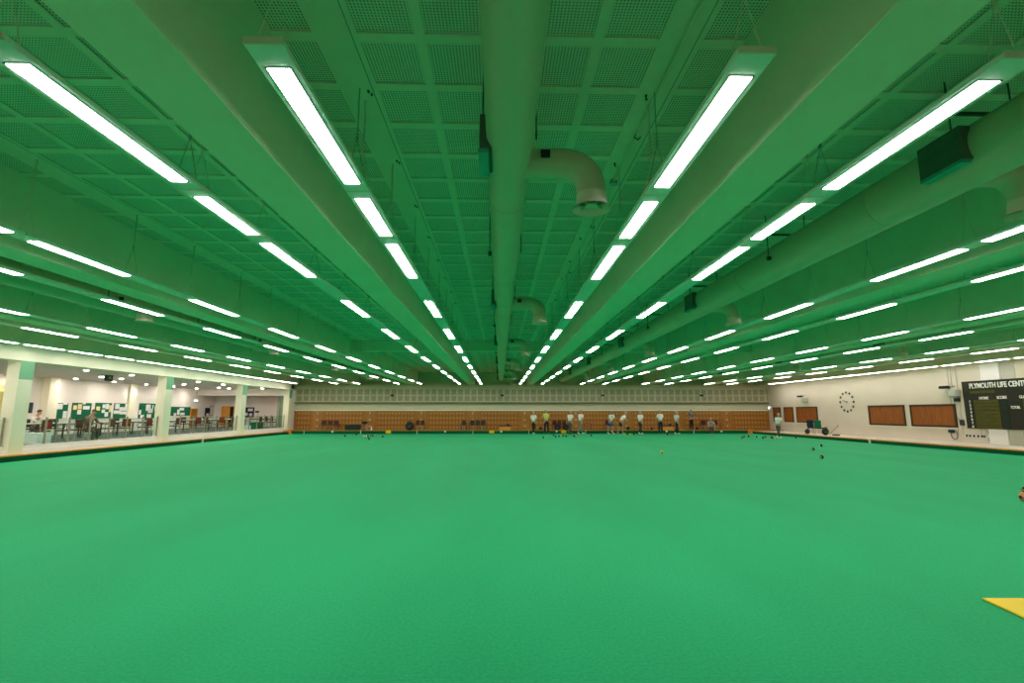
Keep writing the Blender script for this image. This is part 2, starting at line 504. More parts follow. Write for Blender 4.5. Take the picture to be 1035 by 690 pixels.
struct('trim_14', MB().box(BX, -16.98, 39.75, 39.95, EYE + 1.37, EYE + 1.87), WALLW, label='white bulkhead across the far end of the gallery')
struct('ceiling_recess', MB().box(BX, -17.6, 39.95, 42.2, EYE + 1.37, EYE + 1.5), GCEIL, label='lower ceiling of the recess at the gallery end')
struct('wall_corner', MB().box(-17.6, -16.95, 39.98, 42.4, -.2, EYE + 1.9), WALLW, label='return wall beside the lockers')
ic = MB()
p1 = onX(51.5, 400, BX + .25); ic.box(BX, BX + .4, p1.y - .3, p1.y + .3, ZG, EYE + 1.86, .005)
p1 = onX(134, 400, BX + .1); ic.box(BX, BX + .15, p1.y - .3, p1.y + .3, ZG, EYE + 1.86, .005)
struct('trim_15', ic, FASC, label='shallow pilasters on the gallery back wall')
# sliding partition edge at the far end
t = thing('folding_partition', 'green grey folding partition edge beside the last gallery column', 'partition', (-17.6, 39.6, ZG))
for k in range(4):
    MB().box(-.22 + k * .13, -.11 + k * .13, -.05 - .03 * (k % 2), .02, .02, 2.55, .006).build('panel', paint('green grey partition', (.20, .23, .15), .6, .1, 5), t)

# downlights
dl = thing('downlight', 'x', 'downlight', (0, 0, EYE + 1.86), 0, 'round downlights in the gallery ceiling')
MB().cyl((0, 0, -.012), (0, 0, 0), .12, n=20).build('rim', WHT, dl)
MB().cyl((0, 0, -.016), (0, 0, -.011), .085, n=20).build('lens', SPOTM, dl)
first = True; nv = 0
rowname = {-18.3: 'row nearest the green', -20.85: 'middle row', -23.3: 'row nearest the back wall'}
for xx in (-18.3, -20.85, -23.3):
    kk = 0
    for k in range(-4, 8):
        yy = 21.85 + 2.68 * k + (1.34 if xx == -20.85 and k % 2 else 0)
        if yy > 41.5: continue
        d = dl if first else dup(dl); first = False
        d.location = (xx, yy, EYE + 1.86)
        if seen(d.location) and yy > 18.4:
            d['label'] = 'lit round downlight in the gallery ceiling, %s visible in the %s' % (ORD[kk], rowname[xx]); kk += 1
        else: d['label'] = 'round gallery downlight hidden by the first column or outside the picture'
# glass balustrade per bay
for i, (ya, yb, word) in enumerate(((9.2, 17.35, 'before the first column'), (17.95, 24.95, 'between the first and second columns'), (25.55, 32.3, 'between the second and third columns'), (32.9, 39.3, 'between the third and last columns'))):
    t = thing('glass_balustrade', 'clear glass balustrade with bronze posts ' + word, 'balustrade', (GX - .05, ya, ZG + .04), 0, 'glass balustrades along the gallery')
    n = max(2, round((yb - ya) / 1.05)); st_ = (yb - ya) / n
    for k in range(n):
        MB().box(-.006, .006, k * st_ + .06, (k + 1) * st_ - .06, .06, .92).build('glass_panel', GLASS, t)
    for k in range(n + 1):
        pb = MB(); pb.box(-.02, .02, k * st_ - .03, k * st_ + .03, 0, .98, .004); pb.box(-.05, .05, k * st_ - .05, k * st_ + .05, 0, .015)
        pb.build('post', TANST, t)


# ------------------------------------------------------------------ gallery contents
def chair(label, loc, rz, backm, red=True, group='brown chairs at the gallery tables'):
    t = thing('dining_chair', label, 'chair', loc, rz, group)
    MB().box(-.22, .22, -.22, .22, .42, .47, .02).build('seat', backm, t)
    for sx in (-1, 1):
        for sy in (-1, 1):
            MB().cyl((sx * .2, sy * .2, 0), (sx * .19, sy * .19, .43), .014, n=8).build('leg', STEEL, t)
        MB().tube([(sx * .2, .2, .4), (sx * .2, .24, .9)], .014, 8).build('back_post', STEEL, t)
        MB().tube([(sx * .23, .22, .64), (sx * .25, -.05, .66), (sx * .24, -.2, .62), (sx * .21, -.2, .43)], .013, 8).build('armrest', DGREY, t)
    q = MB().box(-.21, .21, .215, .25, .52, .90, .015).build('backrest', backm, t)
    if red:
        # red diamond panel on the back, seen from both sides
        r = MB(); r.prism([(-.14, .72), (0, .56), (.14, .72), (0, .83)], 1, .205, .262); r.build('back_panel', RED, t)
    return t


def table(label, loc, rz, lx, ly, top=WHT):
    t = thing('gallery_table', label, 'table', loc, rz, 'tables in the gallery')
    MB().box(-lx / 2, lx / 2, -ly / 2, ly / 2, .71, .745, .008).build('table_top', top, t)
    MB().box(-lx / 2 + .06, lx / 2 - .06, -ly / 2 + .06, ly / 2 - .06, .66, .71).build('apron', TBROWN, t)
    for sx in (-1, 1):
        for sy in (-1, 1): MB().box(sx * (lx / 2 - .08) - .025, sx * (lx / 2 - .08) + .025, sy * (ly / 2 - .08) - .025, sy * (ly / 2 - .08) + .025, 0, .67).build('leg', TBROWN, t)
    return t


def gp(px, X): a, b_ = ray(px, 430); return (X, X / a, ZG)


chairs = [(42, -18.7, 'with a red panel, beside the white box'), (77, -18.9, 'with a red panel, left of the grey-clothed person'),
          (108, -18.8, 'standing just right of the grey-clothed person'), (124, -18.6, 'with a large red panel, below the board covered in papers'),
          (146, -18.8, 'with a small red panel, left of the second column'), (176, -18.6, 'just right of the second column'),
          (197, -18.9, 'with a red panel, in front of the wooden door'), (204, -18.3, 'with its side to the glass, right of the wooden door'),
          (221, -18.6, 'with a red panel, below the poster board'), (232, -18.7, 'just left of the third column')]
for i, (px, X, d) in enumerate(chairs):
    chair('brown gallery chair ' + d, gp(px, X), -PI / 2 + random.uniform(-.35, .35), TBROWN, red=('red panel' in d))
t = chair('dark green padded armchair behind the glass', gp(64, -18.6), 2.4, paint('dark green padding', (.015, .045, .03), .8, .1, 8), red=False, group=None)
for (Y, d) in ((21.0, 'right of the first column'), (23.2, 'behind the dark green armchair'), (25.4, 'right of the grey-clothed person'),
               (27.6, 'left of the second column'), (30.0, 'right of the second column'), (33.4, 'below the poster board'),
               (35.8, 'left of the third column'), (38.2, 'behind the pale wood table')):
    table('white topped brown table ' + d, (-20.3, Y, ZG), 0, 1.0, 1.5)
for i, (Y, d) in enumerate(((24.1, 'behind the dark green armchair'), (25.9, 'right of the grey-clothed person'), (28.0, 'left of the second column'), (30.4, 'right of the second column'), (33.8, 'below the poster board'), (36.2, 'left of the third column'))):
    chair('brown chair on the wall side of the table ' + d, (-21.25, Y, ZG), PI / 2 + random.uniform(-.3, .3), TBROWN, red=False, group='chairs on the wall side of the gallery tables')
table('pale wood table right of the third column', gp(263, -19.2), 0, .9, 2.0, TIMB)
for i, px in enumerate((266, 271.5, 277)):
    chair('dark chair, %s from the right at the pale wood table' % ORD[2 - i], gp(px, -18.2), PI / 2, DARK, red=False, group='dark chairs at the pale wood table')
MB().box(-.25, .25, -.3, .3, 0, .42, .02).build('storage_box', WHT)
o = [q for q in COL.objects if q.name.startswith('storage_box')][-1]; o.location = gp(40, -18.0); tag(o, 'white storage box standing on the gallery floor', 'box')
for i, (px, m_) in enumerate(((259, BOARDG), (246, WHT))):
    o = MB().box(-.3, .3, -.5, .5, 0, .5 if i == 0 else .3, .04).build('storage_bag' if i == 0 else 'storage_crate', m_)
    o.location = gp(px, -18.0)
    tag(o, 'dark green bag under the pale wood table' if i == 0 else 'white crate right of the third column', 'bag' if i == 0 else 'crate')


def noticeboard(x0, x1, y0, y1, plane, papers, label, mat=BOARDG, seed=1):
    """plane: ('X', value) on the back wall, ('Y', value) on the end wall"""
    rnd = random.Random(seed)
    if plane[0] == 'X':
        A = onX(x0, (y0 + y1) / 2, plane[1]); B = onX(x1, (y0 + y1) / 2, plane[1])
        zt = (onX(x0, y0, plane[1]).z + onX(x1, y0, plane[1]).z) / 2; zb = (onX(x0, y1, plane[1]).z + onX(x1, y1, plane[1]).z) / 2
        L = B.y - A.y; loc = (plane[1], A.y, zb); rz = PI / 2
    else:
        A = onY(x0, y0, plane[1]); B = onY(x1, y1, plane[1]); L = B.x - A.x; zt, zb = A.z, B.z; loc = (A.x, plane[1], zb); rz = 0
    H = zt - zb
    t = thing('notice_board', label, 'notice board', loc, rz)
    MB().box(0, L, -.03, 0, 0, H, .005).build('board', mat, t)
    for (u, v, w_, h_, yel) in papers:
        MB().box(u * L, (u + w_) * L, -.036, -.03, v * H, (v + h_) * H).build('pinned_paper', PAPERY if yel else PAPER, t)
    return t


BW = ('X', BX + .001)
noticeboard(53, 68, 407, 423, BW, [(.0, .68, .22, .2, 0), (.24, .6, .36, .34, 0), (.62, .9, .3, .1, 0), (.68, .02, .28, .46, 0)], 'green notice board with three papers, leftmost on the gallery wall')
noticeboard(72, 91.5, 407, 423.5, BW, [(.05, .58, .18, .26, 1), (.28, .62, .2, .3, 1), (.28, .3, .2, .28, 0), (.55, .6, .35, .22, 0), (.5, .92, .16, .1, 0)], 'green notice board behind the grey-clothed person')
noticeboard(95.5, 112, 407, 422.5, BW, [(.06, .5, .22, .26, 1), (.42, .65, .18, .25, 0), (.4, .35, .2, .22, 0), (.62, .6, .2, .34, 0), (.6, .1, .22, .3, 0), (.84, .4, .15, .45, 1)], 'green notice board with yellow papers right of the grey-clothed person')
noticeboard(114.5, 132, 407.5, 422.5, BW, [(.0, .3, .4, .22, 0), (.05, .62, .24, .34, 0), (.3, .5, .66, .24, 0), (.34, .26, .5, .2, 0), (.62, .72, .24, .26, 0), (.8, .3, .2, .4, 0)], 'green notice board almost covered in white papers')
noticeboard(140, 158, 407.5, 422.5, BW, [(.0, .25, .12, .3, 0), (.36, .5, .26, .42, 0), (.5, .36, .28, .3, 0), (.1, .02, .2, .2, 0), (.45, .02, .25, .25, 0), (.72, .4, .06, .5, 0), (.86, .5, .14, .3, 0)], 'green notice board just left of the second column')
noticeboard(171, 192, 411, 420, BW, [(.35, .1, .12, .6, 0), (.45, .6, .22, .3, 0), (.5, .05, .22, .3, 0), (.2, 0, .12, .3, 0)], 'wide green notice board just right of the second column')
noticeboard(207, 211.5, 412, 420.5, BW, [(.3, .0, .6, .35, 0)], 'small navy notice board left of the poster board', BOARDN)
noticeboard(212, 220.5, 410, 419.5, BW, [(.03, .05, .2, .9, 0), (.28, .05, .2, .9, 0), (.53, .05, .2, .9, 0), (.76, .05, .2, .9, 0)], 'grey poster board covered with tall papers', paint('grey board', (.25, .22, .25), .8, .1, 8))
EW = ('Y', 42.199)
noticeboard(247, 256.5, 411.5, 421.5, EW, [(.38, .6, .5, .28, 0), (.1, .15, .3, .3, 0), (.55, .1, .3, .3, 0)], 'navy notice board right of the third column', BOARDN)
o = MB().box(0, .32, -.02, 0, 0, .16, .004).build('wall_plaque', TBROWN); o.location = onY(258, 417, 42.2); tag(o, 'small brown plaque right of the navy notice board', 'plaque')


def door(n, x0, x1, y0, plane, mat, label):
    if plane[0] == 'X':
        A = onX(x0, y0, plane[1]); B = onX(x1, y0, plane[1]); L = B.y - A.y; rz = PI / 2
    else:
        A = onY(x0, y0, plane[1]); B = onY(x1, y0, plane[1]); L = B.x - A.x; rz = 0
    t = bpy.data.objects.new('door_%d' % n, None); COL.objects.link(t); t.location = (A.x, A.y, ZG); t.rotation_euler = (0, 0, rz)
    t['kind'] = 'structure'; t['label'] = label
    H = A.z - ZG
    MB().box(.05, L - .05, -.04, -.005, .005, H - .05, .004).build('door_leaf', mat, t)
    fr = MB(); fr.box(0, .06, -.06, 0, 0, H); fr.box(L - .06, L, -.06, 0, 0, H); fr.box(0, L, -.06, 0, H - .06, H); fr.build('door_frame', TIMB, t)
    MB().tube([(L - .15, -.09, .85), (L - .3, -.09, .85)], .012, 8).build('door_handle', STEEL, t)


door(1, 192.5, 199.5, 412.5, ('X', BX), LOCKW, 'brown wooden door in the gallery back wall')
door(2, 224.5, 232.3, 410.3, ('Y', 42.2), TIMB, 'light wooden door left of the third column')
door(3, 232.5, 237.5, 410.3, ('Y', 42.2), DARK, 'dark doorway left of the third column')
p = onX(198, 405.5, -23.6)
t = thing('exit_sign', 'small lit green and white exit sign hanging in the gallery', 'exit sign', p)
MB().box(-.02, .02, -.22, .22, -.02, .13, .004).build('sign_panel', GREENE, t)
MB().box(-.022, .022, -.22, .22, -.09, -.02, .004).build('sign_base', SIGNG, t)
MB().cyl((0, 0, .13), (0, 0, EYE + 1.86 - p.z), .008, n=8).build('drop_rod', STEEL, t)
p = onX(110.5, 378, -19.5); 
t = thing('exit_sign', 'black box sign with a green symbol under the gallery ceiling', 'exit sign', (p.x, p.y, EYE + 1.86))
MB().box(-.05, .05, -.20, .20, -.30, 0, .006).build('sign_body', DARK, t)
MB().box(.05, .056, -.05, .08, -.20, -.08).build('symbol', SIGNG, t)
# cabinet with yellow shelves glimpsed left of the first column
p = onX(5, 400, BX + .3)
t = thing('display_cabinet', 'cabinet with yellow shelves seen left of the first column', 'cabinet', (BX + .25, p.y, ZG))
MB().box(-.2, .2, -1.6, .35, 0, .95, .01).build('base_unit', LOCKW, t)
MB().box(-.22, .24, -1.65, .38, .95, .99, .006).build('counter', DARK, t)
for z in (1.3, 1.75, 2.2): MB().box(-.2, .15, -1.6, .35, z, z + .05).build('shelf', PAPERY, t)
MB().box(-.23, -.19, -1.6, .35, 1.0, 2.5).build('back_panel', PAPERY, t)
for (px, py, w_, h_, lab) in ((30.5, 412, .25, .55, 'dark framed notice right of the first column'), (36.5, 411.5, .3, .25, 'small pale notice right of the first column')):
    q = onX(px, py, BX + .001); o = MB().box(0, .02, -w_ / 2, w_ / 2, -h_ / 2, h_ / 2, .004).build('framed_notice', DGREY if 'dark' in lab else PAPER); o.location = q; tag(o, lab, 'notice')

# ------------------------------------------------------------------ ceiling lights
def light_proto(L, lit, blank):
    t = thing('ceiling_light', 'x', 'ceiling light')
    h = MB()
    h.prism([(-.125, 0), (.125, 0), (.125, .04), (.10, .052), (-.10, .052), (-.125, .04)], 1, 0, L)
    h.build('housing', HOUS, t)
    MB().box(-.127, .127, -.012, 0, -.004, .05, .003).build('end_cap', CREAM, t)['label'] = 'cream end cap'
    fr = MB()
    for (a, c) in lit:
        fr.box(-.088, -.078, a - .01, c + .01, -.004, 0); fr.box(.078, .088, a - .01, c + .01, -.004, 0)
        fr.box(-.078, .078, a - .01, a, -.004, 0); fr.box(-.078, .078, c, c + .01, -.004, 0)
    fr.build('diffuser_trim', DGREY, t)
    for (a, c) in lit:           # opal diffuser standing a little proud of the housing
        d = bmesh.new(); top = [(-.078, a), (-.078, c), (.078, c), (.078, a)]
        A = [d.verts.new((x, y, 0)) for x, y in top]; B = [d.verts.new((x * .97, y, -DROP)) for x, y in top]
        d.faces.new(B)
        for k in range(4): d.faces.new((A[k], A[(k + 1) % 4], B[(k + 1) % 4], B[k]))
        bmesh.ops.recalc_face_normals(d, faces=d.faces)
        if d.faces[0].normal.z > 0: bmesh.ops.reverse_faces(d, faces=d.faces)
        me = bpy.data.meshes.new('diffuser'); d.to_mesh(me); d.free(); me.materials.append(LAMP)
        q = bpy.data.objects.new('diffuser', me); COL.objects.link(q); q.parent = t
        q['label'] = 'glowing white diffuser'
    if blank:
        MB().box(-.09, .09, blank[0], blank[1], -.003, .001).build('blank_cover', HOUS, t)
    for yy in (.10, 1.95) if L > 1.9 else (.1,):
        r = MB(); hz = .52
        r.cyl((0, yy, hz), (0, yy, ZC - ZL), .006 if yy > .5 else .013, n=6)
        r.cyl((0, yy, hz), (-.11, yy, .06), .004, n=6); r.cyl((0, yy, hz), (.11, yy, .06), .004, n=6)
        r.cyl((0, yy, hz - .02), (0, yy, hz + .04), .014, n=8)
        r.build('suspension', CREAM if yy < .5 else STEEL, t)
    return t


P1 = light_proto(3.43, [(.21, 1.86)], (2.02, 3.40))       # one lit section and a blank length
P0 = light_proto(2.05, [(.21, 1.86)], None)
P2 = light_proto(1.36, [(.15, 1.25)], None)
P3 = light_proto(1.72, [(.17, 1.55)], None)
used = set()
ND = 'row %s %s of the central duct'


def put(proto, x, y):
    global used
    o = proto if proto.name not in used else dup(proto)
    used.add(proto.name); o.location = (x, y, ZL); return o


def rowword(x):
    L = sorted([r for r in ROWS if r < 0], reverse=True); R = sorted([r for r in ROWS if r > 0])
    return (ORD[L.index(x)] + ' row left of central duct') if x < 0 else (ORD[R.index(x)] + ' row right of central duct')


for x in ROWS:
    lst = []
    if x in (-16.15, 21.9):
        y = 2.79
        while y + 1.72 < WY - 1.4: lst.append((put(P3, x, y), y + .86)); y += 1.725
    else:
        for k in range(11):
            y = 2.79 + 3.45 * k
            if k == 0: lst.append((put(P0, x, y), y + 1)); lst.append((put(P2, x, 4.86), 5.5))
            elif k == 10: lst.append((put(P0, x, y), y + 1))
            else: lst.append((put(P1, x, y), y + 1))
    k = 0
    for o, yc in lst:
        o['group'] = 'linear ceiling lights'
        if any(seen((x, yc + d, ZL)) for d in (-.8, 0, .8)):
            o['label'] = 'lit strip ceiling light, %s from the near end, %s' % (ORD[k], rowword(x)); k += 1
        else: o['label'] = 'strip ceiling light beyond the side edges of the picture'

# ------------------------------------------------------------------ air ducts
def arc(c, r, a0, a1, n, sx):
    return [(c[0] + sx * r * math.sin(a0 + (a1 - a0) * i / n), c[1], c[2] + r * math.cos(a0 + (a1 - a0) * i / n)) for i in range(n + 1)]


def air_duct(xc, zc, r, label, ystart, yend, noz, taper=1.0, hang=True, bar=True):
    t = thing('air_duct', label, 'air duct', (xc, 0, 0), 0, 'long round air ducts under the ceiling')
    pts = [(0, ystart, zc)]; rad = [r]
    n = 6; L = yend - ystart
    for i in range(1, n + 1):
        pts.append((0, ystart + L * i / n, zc)); rad.append(r * (1 + (taper - 1) * i / n))
    MB().tube(pts, rad, 32).build('duct_body', DUCT, t, smooth=True)
    e = MB(); e.tube([(0, yend - .04, zc), (0, yend + .02, zc)], rad[-1] + .03, 28); e.build('end_ring', DGREY, t)
    sr = MB(); yy = ystart + 3.45
    while yy < yend:
        rr = r * (1 + (taper - 1) * (yy - ystart) / L)
        sr.tube([(0, yy - .02, zc), (0, yy + .02, zc)], rr + .006, 32); yy += 3.45
    sr.build('joint_bands', DUCT, t, smooth=True)
    br = .16
    for yn in noz:
        off = .90; zb = EYE + 2.19
        pp = [(r * .3, yn, zc), (off - .30, yn, zc)] + arc((off - .30, yn, zc - .30), .30, 0, PI / 2, 8, 1)[1:] + [(off, yn, zb + .10)]
        bo = MB().tube(pp, br, 24, caps=False).build('branch_pipe', DUCT, t, smooth=True)
        nz = MB()
        nz.tube([(off, yn, zb + .16), (off, yn, zb + .05), (off, yn, zb)], [br + .002, br + .01, br + .055], 28, caps=False)
        nz.tube([(off, yn, zb + .001), (off, yn, zb + .09)], [br + .04, br - .02], 28, caps=False)
        q = nz.build('nozzle', CREAM, t, smooth=True); q['label'] = 'cream flared outlet nozzle'
        vn = MB()
        vn.cyl((off, yn, zb + .03), (off, yn, zb + .07), .07, .05, n=20)
        for a in range(4):
            an = a * PI / 2 + .6
            vn.cyl((off, yn, zb + .05), (off + math.cos(an) * br, yn + math.sin(an) * br, zb + .05), .012, n=6)
        vn.build('diffuser_core', DUCT, q, smooth=True)
        MB().tube([(off, yn, zb + .14), (off, yn, zb + .15)], br - .01, 20).build('damper_blade', DGREY, q)
        pk = MB(); pk.box(r + .10, r + .20, yn - br - .03, yn - br + .02, zc - .02, zc + .06, .005); pk.build('damper_knob', DARK, t)
        bx = MB(); bx.box(-r - .06, -r + .06, yn - .58, yn - .08, zc - .16, zc + .2, .01); bx.build('damper_box', paint('grey green box', (.11, .115, .09), .6, .1, 8), t)
        bx = MB(); bx.box(-r - .07, -r + .03, yn - .57, yn - .09, zc - .20, zc - .16, .004)
        bx.build('box_tray', paint('teal tray', (.08, .35, .28), .5, .05, 4), t)
    if hang:
        yy = 4.5
        while yy < yend:
            h = MB(); h.cyl((-r - .03, yy, zc), (-r - .03, yy, ZC), .008, n=6); h.cyl((r + .03, yy, zc), (r + .03, yy, ZC), .008, n=6)
            if bar: h.box(-r - .3, r + .1, yy - .015, yy + .015, zc + r + .07, zc + r + .10)
            h.box(-r - .055, -r, yy - .03, yy + .03, zc - .06, zc + .0)
            h.build('hanger', DGREY, t); yy += 3.45
    return t


YS = [4.97 + 6.84 * k for k in range(5)]
air_duct(.09, EYE + 2.71, .238, 'long white round air duct down the middle of the ceiling', YN + .1, 38.9, YS + [38.2], .84, bar=False)
air_duct(4.98, EYE + 2.67, .31, 'larger white round air duct right of the central one', YN + .1, 38.9, YS, .85)
air_duct(15.05, EYE + 2.70, .26, 'white round air duct nearest the right wall', YN + .1, 38.9, YS, .85)
air_duct(-9.55, EYE + 2.70, .26, 'white round air duct on the left side of the ceiling', YN + .1, 38.9, YS, .85)
# thin cable conduit with fittings beside the central duct
t = thing('ceiling_conduit', 'thin conduit with clips along the plank right of the central duct', 'conduit', (.08 + 1.60, 0, ZC - .03))
MB().tube([(0, YN + .1, 0), (0, 38, 0)], .016, 8).build('pipe', CEIL, t)
for k in range(5):
    MB().tube([(0, 2.6 + 2.9 * k, .03), (-.03, 2.6 + 2.9 * k, -.03), (.02, 2.62 + 2.9 * k, -.05), (.05, 2.6 + 2.9 * k, -.02)], .009, 6).build('hook', DGREY, t)
nn = MB(); nn.cyl((0, 0, -.07), (0, 0, 0), .06, .05, n=16); nn.build('smoke_detector', STEEL)
o = [q for q in COL.objects if q.name.startswith('smoke_detector')][-1]; o.location = onZ(620, 185, ZC - .045) + Vector((0, 0, .045)); tag(o, 'small round smoke detector beside the nearest duct outlet', 'smoke detector')
mbk = MB(); mbk.box(-.01, .01, -.03, .0, -.02, 0, .003); mbk.box(.012, .03, .025, .05, -.02, 0, .003)
clip = mbk.build('ceiling_clip', DARK); CL = clip.data; bpy.data.objects.remove(clip)
for sg, wd in ((-1, 'left'), (1, 'right')):
    for k in range(9):
        o = bpy.data.objects.new('ceiling_clip', CL); COL.objects.link(o); o.location = (.08 + sg * 1.50, 3.35 + 1.45 * k, ZC)
        tag(o, 'tiny black ceiling clip, %s from the near end, %s of the central duct' % (ORD[k], wd), 'ceiling clip', 'black ceiling clips')
# white smooth-finished sensors / cameras on the acoustic band
for i, px in enumerate((396.5, 507.5, 609, 709)):
    p = onY(px, 399.5, yp - .12)
    t = thing('wall_camera', 'small black camera on the far acoustic band, %s from the left' % ORD[i], 'camera', p, 0, 'black cameras on the far wall')
    MB().box(-.14, .14, -.10, .06, -.07, .07, .015).build('camera_body', DARK, t)
    MB().cyl((-.05, -.14, 0), (-.05, -.10, 0), .045, n=12).build('camera_lens', DGREY, t)
    MB().cyl((.18, 0, .02), (.05, .10, .05), .02, n=8).build('bracket', STEEL, t)

# ------------------------------------------------------------------ right wall fittings
def wall_panel(x0, x1, y0, y1, label):
    A = onX(x0, y0, WX - .04); B = onX(x1, y1, WX - .04)
    zt = EYE + .44; zb = EYE - .74
    t = thing('timber_panel', label, 'wall panel', (WX, B.y, zb), 0, 'brown timber panels on the right wall')
    L = A.y - B.y; H = zt - zb
    MB().box(-.03, 0, .05, L - .05, .05, H - .05).build('panel', BROWN, t)
    f = MB(); w_ = .075 if L < 2.6 else .10
    f.box(-.06, 0, 0, w_, 0, H); f.box(-.06, 0, L - w_, L, 0, H); f.box(-.06, 0, w_, L - w_, 0, w_); f.box(-.06, 0, w_, L - w_, H - w_, H)
    f.build('frame', BRFR, t)
    MB().box(-.09, 0, -.05, L + .05, -.05, -.005, .004).build('sill', FASC, t)


wall_panel(781, 789.8, 411, 428, 'narrow brown timber panel nearest the far right corner')
wall_panel(792, 802.5, 411, 428, 'narrow brown timber panel, second from the far right corner')
wall_panel(804.5, 827, 411, 428, 'square brown timber panel with dark frame, third from the far corner')
wall_panel(877, 916, 409, 431, 'wide brown timber panel right of the clock')
wall_panel(919, 968, 408, 432, 'wide brown timber panel beside the scoreboard')
c = Vector((WX, 31.45, EYE + .70))
t = thing('wall_clock', 'wall clock made of twelve black dots on the cream right wall', 'clock', c)
for k in range(12):
    a = k * PI / 6
    MB().cyl((-.02, math.sin(a) * .62, math.cos(a) * .62), (0, math.sin(a) * .62, math.cos(a) * .62), .075, n=14).build('hour_dot', DARK, t)
for (a, L) in ((math.radians(78), .34), (math.radians(72), .30)):
    hb = MB(); hb.box(-.03, -.022, -.02, L, -.016, .016); hb.xf(Matrix.Rotation(math.radians(20), 4, 'X')); hb.build('clock_hand', DGREY, t)
MB().cyl((-.035, 0, 0), (0, 0, 0), .04, n=14).build('hub', DARK, t)
# projectors / speakers on brackets
for (px, py, lab) in ((811, 401, 'small black and white projector bracket above the square brown panel'), (960, 392, 'projector bracket with grey box, left of the scoreboard')):
    p = onX(px, py, WX - .25)
    t = thing('wall_projector', lab, 'projector', p, 0)
    MB().cyl((.25, 0, .1), (0, 0, .05), .03, n=8).build('bracket', STEEL, t)
    MB().box(-.12, .12, .05, .5, -.02, .12, .02).build('projector_body', DARK, t)
    MB().cyl((-.02, .5, .05), (-.02, .56, .05), .05, n=12).build('projector_lens', DGREY, t)
    MB().box(-.08, .22, -.32, .12, -.42, -.08, .04).build('speaker_box', paint('pale grey green box', (.45, .47, .38), .6, .05, 5), t)
p = onX(967, 398.5, WX - .03)
for (px, py, w_, h_, lab) in ((968, 404, .10, .09, 'black switch box just above the brown panel beside the scoreboard'), (973, 427, .06, .14, 'small grey switch box left of the scoreboard')):
    p = onX(px, py, WX); o = MB().box(-.06, 0, -w_ - .05, w_ + .05, -h_, h_, .01).build('switch_box', DARK if py < 410 else DGREY); o.location = p; tag(o, lab, 'switch box')
cb = thing('wall_cables', 'thin pale cables running down the wall left of the scoreboard', 'cables', (WX, 23.6, 0))
for k, (dy, z0, z1) in enumerate(((.0, EYE - 1.1, EYE + 2.2), (.28, EYE - 1.1, EYE + 2.2), (.45, EYE - .2, EYE + 2.2), (-.9, EYE - 1.15, EYE - .75), (-1.1, EYE - 1.15, EYE - .75))):
    MB().tube([(-.015, dy, z0), (-.015, dy, z1)], .012, 6).build('cable', paint('pale cable', (.45, .42, .34), .6, .02, 4), cb)
p = onX(966, 443, WX - .02)
t = thing('hose_loop', 'coiled dark hose hanging on the wall under the brown panel', 'hose', (WX, p.y, EYE - 1.02))
MB().tube([(-.05 - .01 * (k % 3), math.sin(2 * PI * k / 24) * .17, -.08 + math.cos(2 * PI * k / 24) * .22) for k in range(60)], .018, 6).build('hose', DGREY, t)
MB().box(-.1, 0, .02, .3, .02, .17, .02).build('hook', BOARDN, t)
t = thing('socket_strip', 'row of dark sockets on the wall under the scoreboard', 'socket strip', (WX, onX(987, 440, WX).y, EYE - 1.10))
MB().box(-.03, 0, -.5, .6, -.06, .06, .006).build('backplate', WHT, t)
for k in (-.42, -.30, -.12, .08, .28, .45): MB().box(-.05, -.03, k - .05, k + .05, -.05, .05, .006).build('socket', DARK, t)
t = thing('cable_coil', 'dark cable hanging from the wall below the scoreboard', 'cable', (WX, onX(1000.5, 440, WX).y, EYE - 1.0))
MB().tube([(-.04, .02 * math.sin(k), -.05 * k + .15) for k in range(12)], .02, 6).build('cable', DGREY, t)
MB().box(-.06, 0, -.05, .05, .12, .2, .01).build('hook', DARK, t)
# pilaster behind the scoreboard
pl = MB(); ya = onX(1012, 380, WX).y; yb = onX(993, 380, WX).y
pl.box(WX - .10, WX, ya, yb, ZS, EYE + 2.3, .005)
struct('trim_16', pl, WALLW, label='white pilaster behind the scoreboard')
pl = MB(); yc_ = onX(1024, 380, WX).y
pl.box(WX - .03, WX, yc_ - .1, ya, ZS, EYE + 2.3)
struct('trim_17', pl, paint('grey cream wall strip', (.52, .48, .38), .7, .03, 2), label='grey cream wall strip beside the pilaster')

# scoreboard
def text(body, size, loc, parent, mat, ext=.008):
    cu = bpy.data.curves.new('lettering', 'FONT'); cu.body = body; cu.size = size; cu.extrude = ext; cu.offset = size * .014
    cu.align_x = 'LEFT'; cu.align_y = 'CENTER'
    tmp = bpy.data.objects.new('tmp', cu); COL.objects.link(tmp)
    bpy.context.view_layer.update()
    me = bpy.data.meshes.new_from_object(tmp.evaluated_get(bpy.context.evaluated_depsgraph_get()))
    bpy.data.objects.remove(tmp); bpy.data.curves.remove(cu)
    me.materials.clear(); me.materials.append(mat); me.name = 'lettering'
    o = bpy.data.objects.new('lettering', me); COL.objects.link(o); o.parent = parent
    o.rotation_euler = (PI / 2, 0, 0); o.location = loc
    return o


SBX = WX - .16
A = onX(971.3, 385.5, SBX); ztop = EYE + 1.50; zbot = EYE - .74
# local x runs along the board from its left (far) edge towards the camera, local -y faces the hall
sb = thing('scoreboard', 'large black bowls scoreboard with white lettering on the right wall', 'scoreboard', (SBX, A.y, zbot), -PI / 2)
Hs = ztop - zbot; Ls = 6.1
MB().box(0, Ls, 0, .10, 0, Hs, .01).build('board', SBOARD, sb)


def sx(px): return A.y - onX(px, 400, SBX).y


def sz(px, py): return onX(px, py, SBX).z - zbot


